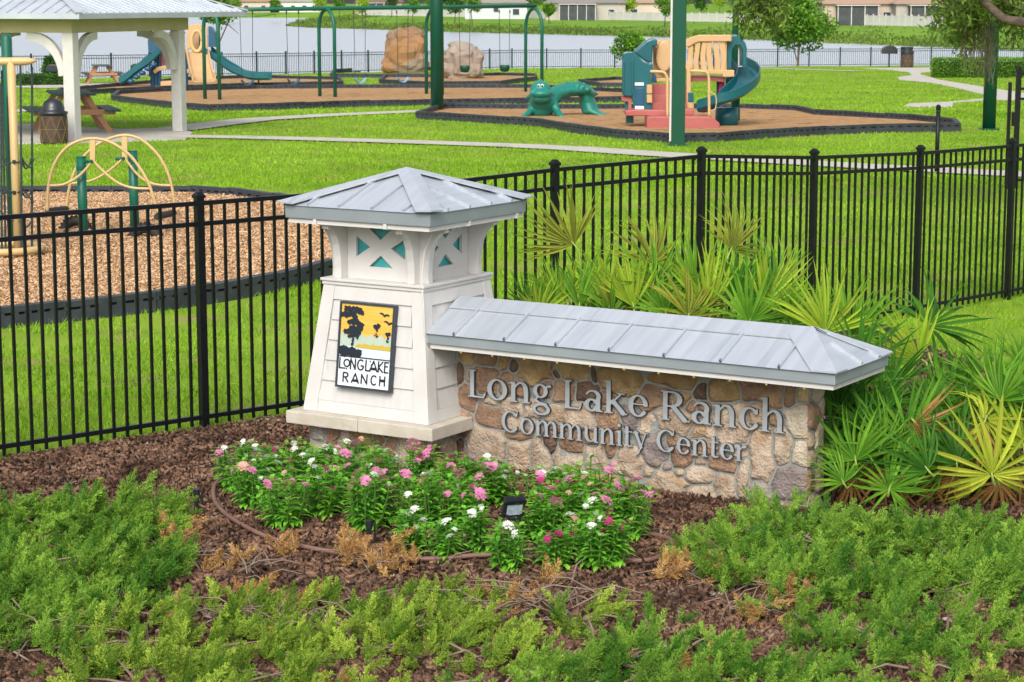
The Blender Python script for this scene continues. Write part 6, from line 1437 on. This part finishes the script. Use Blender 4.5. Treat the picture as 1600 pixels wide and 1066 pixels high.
def lay_plumes(P, D, S, plumes, rng):
    vs, fs, ts, n = [], [], [], 0; tnt = np.clip(.42 + np.array([noise.noise((p[0] * 2.4, p[1] * 2.4, 2)) for p in P]) * .45 + rng.normal(0, .24, len(P)), 0, 1); which = rng.integers(0, len(plumes), len(P))
    for k, (pv, pf) in enumerate(plumes):
        I = np.where(which == k)[0]
        if len(I) == 0: continue
        d = D[I]; a = rng.normal(0, 1, d.shape); s = np.cross(d, a); s /= np.linalg.norm(s, axis=1)[:, None]; g = np.cross(d, s)
        R = np.stack([s, g, d], -1)
        v = np.einsum('nij,mj->nmi', R, pv) * S[I][:, None, None] + P[I][:, None, :]
        m = len(pv); f = pf[None] + (np.arange(len(I)) * m)[:, None, None] + n
        vs.append(v.reshape(-1, 3)); fs.append(f.reshape(-1, 3)); n += len(I) * m; ts.append(np.repeat(tnt[I], m))
    return np.concatenate(vs), np.concatenate(fs), np.concatenate(ts)
M['jun'] = mat('juniper', col('#557f24', .86), col('#bfd855', .86), 5.5, .6, island=.2, transl=.18, spec=.15, attr='tint')
M['jund'] = mat('juniper_deep', col('#467c28', .86), col('#a4cc4e', .86), 5.5, .6, island=.2, transl=.18, spec=.15, attr='tint')
M['dead'] = mat('dead_juniper', col('#a87a42', .85), col('#dcb473', .9), 12, .8, island=.3, transl=.15)
M['twig'] = mat('dry_twig', col('#9a8775', .75), col('#7a6757', .75), 14, .9)
# shrubs: blobs (px, py of the foliage centre, radius x, radius y, height)
JS = [('juniper_shrub', 'large dense green juniper filling the left edge of the bed', 'jund', [(40, 800, .42, .35, .26), (130, 795, .42, .35, .27), (200, 788, .32, .30, .27), (30, 870, .45, .35, .26), (130, 870, .42, .35, .27), (195, 850, .28, .28, .22), (50, 940, .40, .30, .20), (140, 935, .34, .28, .18), (20, 985, .3, .2, .14)], 3.0),
      ('juniper_shrub', 'yellowish green juniper spreading low at the bottom left', 'jun', [(230, 965, .34, .26, .17), (320, 985, .34, .26, .17), (410, 960, .32, .26, .17), (220, 1030, .30, .25, .17), (330, 1050, .32, .25, .17), (440, 1020, .30, .24, .16), (395, 930, .2, .16, .11), (520, 1040, .25, .2, .14), (130, 1010, .2, .18, .12), (320, 935, .16, .12, .1)], 1.0),
      ('juniper_shrub', 'patchy juniper with brown tips below the middle of the flower bed', 'jun', [(480, 940, .30, .2, .13), (570, 950, .30, .2, .13), (650, 950, .28, .2, .13), (720, 960, .28, .2, .13), (560, 985, .28, .22, .15), (660, 990, .26, .2, .14), (760, 1000, .26, .18, .14), (740, 930, .24, .15, .12), (900, 940, .2, .15, .12), (620, 925, .18, .12, .1), (720, 905, .15, .10, .1), (930, 965, .14, .12, .1)], 0.5),
      ('juniper_shrub', 'green juniper spreading across the bottom middle of the bed', 'jund', [(860, 1045, .26, .2, .15), (950, 1035, .28, .22, .17), (1040, 1020, .30, .24, .20), (1130, 1030, .30, .24, .18), (1220, 1040, .26, .2, .16), (1060, 985, .2, .16, .14), (980, 1000, .18, .15, .12), (780, 1050, .2, .14, .1), (1010, 955, .14, .12, .1), (1290, 1050, .2, .16, .12)], 0.8),
      ('juniper_shrub', 'broad green juniper in front of the right end of the stone wall', 'jund', [(1225, 815, .34, .28, .24), (1310, 820, .36, .3, .24), (1400, 830, .36, .3, .24), (1490, 825, .36, .3, .24), (1580, 825, .36, .3, .24), (1150, 850, .26, .22, .18), (1210, 870, .32, .26, .2), (1310, 890, .36, .28, .22), (1410, 895, .36, .28, .22), (1510, 890, .36, .28, .22), (1590, 890, .3, .28, .2), (1260, 930, .24, .2, .16), (1390, 960, .32, .26, .2), (1480, 960, .32, .26, .18), (1440, 1010, .28, .2, .15), (1100, 840, .18, .16, .13), (1215, 780, .16, .16, .22), (1330, 985, .2, .16, .14)], 2.0),
      ('juniper_shrub', 'small juniper tuft in the bottom right corner', 'jun', [(1530, 1058, .18, .14, .12), (1480, 1064, .14, .1, .1)], .5)]
rj = np.random.default_rng(33); dead_pts = []
for (nm, lb, mk, blobs, sd_) in JS:
    c0 = gp(blobs[0][0], blobs[0][1]); root = thing(nm, (c0[0], c0[1], 0), lb, 'juniper', 'creeping junipers in the bed'); org = root_loc(root)
    Ps, Ds, Ss, tw_ = [], [], [], MB()
    for (x, y, rx, ry, h) in blobs:
        c = at(x, y, gp(x, y, h * .5 + .05)[1]); c = np.array((c[0], c[1], 0)); nb = int(rx * ry * 280); kk = 4
        t0 = rj.uniform(0, 1, nb) ** .5; a0 = rj.uniform(0, 2 * math.pi, nb); hz0 = h * (1 - t0 ** 2.4) * rj.uniform(.3, 1.0, nb)
        az0 = np.where(rj.uniform(0, 1, nb) < .6, rj.normal(.5, .6, nb), a0 + rj.normal(0, .4, nb)); el0 = rj.normal(.75, .22, nb)
        t, a, hz, az, el = (np.repeat(q_, kk) for q_ in (t0, a0, hz0, az0, el0)); n = nb * kk
        az = az + rj.normal(0, .45, n); el = np.clip(el + rj.normal(0, .25, n), .15, 1.4)
        dd = np.stack([np.cos(az) * np.cos(el), np.sin(az) * np.cos(el), np.sin(el)], -1)
        Ps.append(c + np.stack([np.cos(a) * t * rx * 1.1, np.sin(a) * t * ry * 1.1, hz * .75], -1) + dd * rj.uniform(-.02, .05, (n, 1)) + rj.normal(0, .014, (n, 3))); Ds.append(dd); Ss.append(rj.uniform(.55, 1.0, n) * (.36 + h * 1.5))
        for _ in range(5):
            aa = rj.uniform(0, 6.28); e = c + (math.cos(aa) * rx * rj.uniform(.5, 1.2), math.sin(aa) * ry * rj.uniform(.5, 1.2), h * rj.uniform(.15, .6)); tw_.tube([c + (0, 0, .02), (c + e) / 2 + rj.normal(0, .02, 3) + (0, 0, .03), e], [.008, .006, .003], 4)
    P, D, S_ = np.concatenate(Ps), np.concatenate(Ds), np.concatenate(Ss)
    q = np.array([noise.noise((p[0] * 3.1, p[1] * 3.1, 7)) for p in P]); dead = (q > .46) & (rj.uniform(0, 1, len(P)) < .5); thin = q < (-.6 if sd_ >= 2 else -.36)
    if sd_ >= 2: dead &= q > .6
    keep = ~dead & ~thin
    v, f, tt = lay_plumes(P[keep] - org, D[keep], S_[keep], PLM, rj); link('foliage', np_mesh('foliage', v, f, tint=tt), M[mk], root)
    if dead.sum() > 2: v, f, tt = lay_plumes(P[dead] - org, D[dead], S_[dead] * .7, PLM[:2], rj); link('dead_foliage', np_mesh('dead_foliage', v, f), M['dead'], root)
    tw_.build('branches', M['twig'], root)['kind'] = 'stuff'
# bare and rust coloured dead branches between the shrubs
for lb, spots, bare in (('rust coloured dead juniper branch at the edge of the left juniper', [(258, 840, .13, .10), (275, 858, .10, .06)], (290, 880)), ('orange dead juniper branches in front of the middle flowers', [(570, 870, .12, .12), (600, 885, .14, .08), (550, 855, .06, .10), (625, 868, .06, .09)], (590, 890)), ('dead orange juniper twigs on the mulch at centre right', [(1060, 905, .10, .06), (1150, 905, .12, .06), (1100, 900, .10, .05)], (1110, 915)),
                        ('clump of orange dead juniper below the right juniper', [(1235, 940, .13, .08), (1180, 968, .10, .06), (1255, 925, .08, .05)], (1200, 960)), ('dry orange juniper sprigs beside the hose at left', [(450, 862, .10, .05), (340, 890, .12, .04), (380, 935, .12, .04), (460, 945, .08, .05)], (380, 900)), ('scattered dead juniper sprigs at the bottom centre', [(855, 912, .07, .05), (800, 950, .06, .05), (760, 935, .05, .05), (1080, 1062, .08, .05)], (820, 960))):
    c0 = gp(*spots[0][:2]); root = thing('dead_juniper', c0, lb, 'dead juniper', 'dead juniper branches'); Ps = []
    for (x, y, r_, h) in spots:
        c = gp(x, y, h * .5); n = max(6, int(r_ * 120)); o = rj.normal(0, .5, (n, 2)) * r_; Ps.append(np.stack([c[0] + o[:, 0], c[1] + o[:, 1] * .8, np.abs(rj.normal(0, .5, n)) * h + .02], -1))
    P = np.concatenate(Ps); D = rj.normal(0, .6, P.shape) + (.2, -.2, .5); D /= np.linalg.norm(D, axis=1)[:, None]
    v, f, tt = lay_plumes(P - c0, D, rj.uniform(.35, .65, len(P)), PLM[:3], rj); link('dead_foliage', np_mesh('dead_foliage', v, f), M['dead'], root)
    b = gp(*bare); mb = MB()
    for _ in range(22):
        a = rj.uniform(0, 6.28); L = rj.uniform(.08, .28); p = b + (rj.normal(0, .12), rj.normal(0, .08), .02); e = p + (math.cos(a) * L, math.sin(a) * L * .7, rj.uniform(.0, .10)); mb.tube([p, (p + e) / 2 + (0, 0, .03), e], [.004, .0035, .002], 4)
    mb.build('bare_twigs', M['twig'], root)['kind'] = 'stuff'
# bare grey twig tangles
for lb, x, y in (('tangle of grey bare twigs in the bottom left corner', 70, 1000), ('grey bare twigs at the bottom left of the middle juniper', 440, 985), ('grey branch stub on the mulch right of the middle juniper', 850, 955)):
    b = gp(x, y); mb = MB(); root = thing('bare_twigs', b, lb, 'twigs', 'bare twig tangles')
    for _ in range(34):
        a = rj.uniform(0, 6.28); L = rj.uniform(.1, .38); p = b + (rj.normal(0, .16), rj.normal(0, .10), .03); e = p + (math.cos(a) * L, math.sin(a) * L * .6, rj.uniform(0, .12)); mb.tube([p, (p + e) / 2 + (0, 0, .04), e], [.005, .004, .002], 4)
    mb.build('twigs', M['twig'], root)['kind'] = 'stuff'

# ------------------------------------------------------------------ hose, floodlight, sprinklers
M['hose'] = mat('brown_hose', col('#7d5a4e', .8), col('#8d6a5e', .8), 9, .6)
hp = [(560, 738), (500, 742), (430, 745), (370, 752), (340, 766), (334, 785), (345, 808), (375, 832), (420, 851), (470, 866), (530, 879), (600, 886), (680, 886), (760, 882), (830, 882), (900, 885), (960, 889), (1010, 887), (1040, 877), (1049, 862), (1040, 851), (1010, 846), (960, 840), (900, 832)]
ho = MB().tube(smooth_path([gp(*p) + (0, 0, .042 + .006 * math.sin(i * 2.1)) for i, p in enumerate(hp)], 6), .0125, 8).build('drip_hose', M['hose'], smooth=True); tag(ho, 'brown drip hose looped around the flowers', 'hose')
c = gp(803, 858); fl = thing('floodlight', c, 'small black floodlight on a stake among the flowers', 'floodlight')
fa = np.array((.95, .30, 0)); fa /= np.linalg.norm(fa); fb = np.array((-fa[1], fa[0], 0)); fu = SZ * .94 + fb * -.34; fn_ = np.cross(fa, fu)
M['lens'] = mat('floodlight_lens', col('#b9c7d3', .9), col('#8fa0ae', .9), 40, .12, spec=.8)
fc = at(803, 794, c[1]); fc = np.array((fc[0], fc[1], fc[2]))
MB().box(fc, (.115, .022, .095), (fa, np.cross(fu, fa), fu)).build('housing', M['blackmetal'], fl, bevel=.004)
fwd = np.cross(fa, fu); 
if fwd[1] > 0: fwd = -fwd
MB().box(fc + fwd * .012 - fu * .004, (.080, .004, .058), (fa, fwd, fu)).build('lens', M['lens'], fl)
for i in range(11): MB().box(fc + fu * .050 + fa * (-.05 + .01 * i), (.004, .05, .016), (fa, fwd, fu)).build('fin', M['blackmetal'], fl)
MB().tube([c - (0, 0, .05), c + (0, 0, fc[2] - c[2] - .05)], .011, 8).build('stake', M['blackmetal'], fl)
for s in (-1, 1): MB().bar(c + (0, 0, fc[2] - c[2] - .06) + fa * .02 * s, fc + fa * .062 * s, .008, .016).build('yoke', M['blackmetal'], fl)
def sprinkler(lb, x, y, h):
    c = gp(x, y); r = thing('sprinkler', c, lb, 'sprinkler', 'pop up sprinklers'); k = h / .13
    MB().tube([c - (0, 0, .02), c + (0, 0, h * .75)], .014, 10).build('riser', M['blackmetal'], r); MB().tube([c + (0, 0, h * .75), c + (0, 0, h)], .018, 10).build('nozzle', M['blackmetal'], r); MB().tube([c + (.03, 0, 0), c + (.028, .01, h * .9)], .006, 6).build('marker', M['blackmetal'], r)
sprinkler('black sprinkler head standing on bare mulch left of the hose', 308, 800, .125); sprinkler('black sprinkler hidden among white flowers above the orange dead juniper', 577, 862, .16)
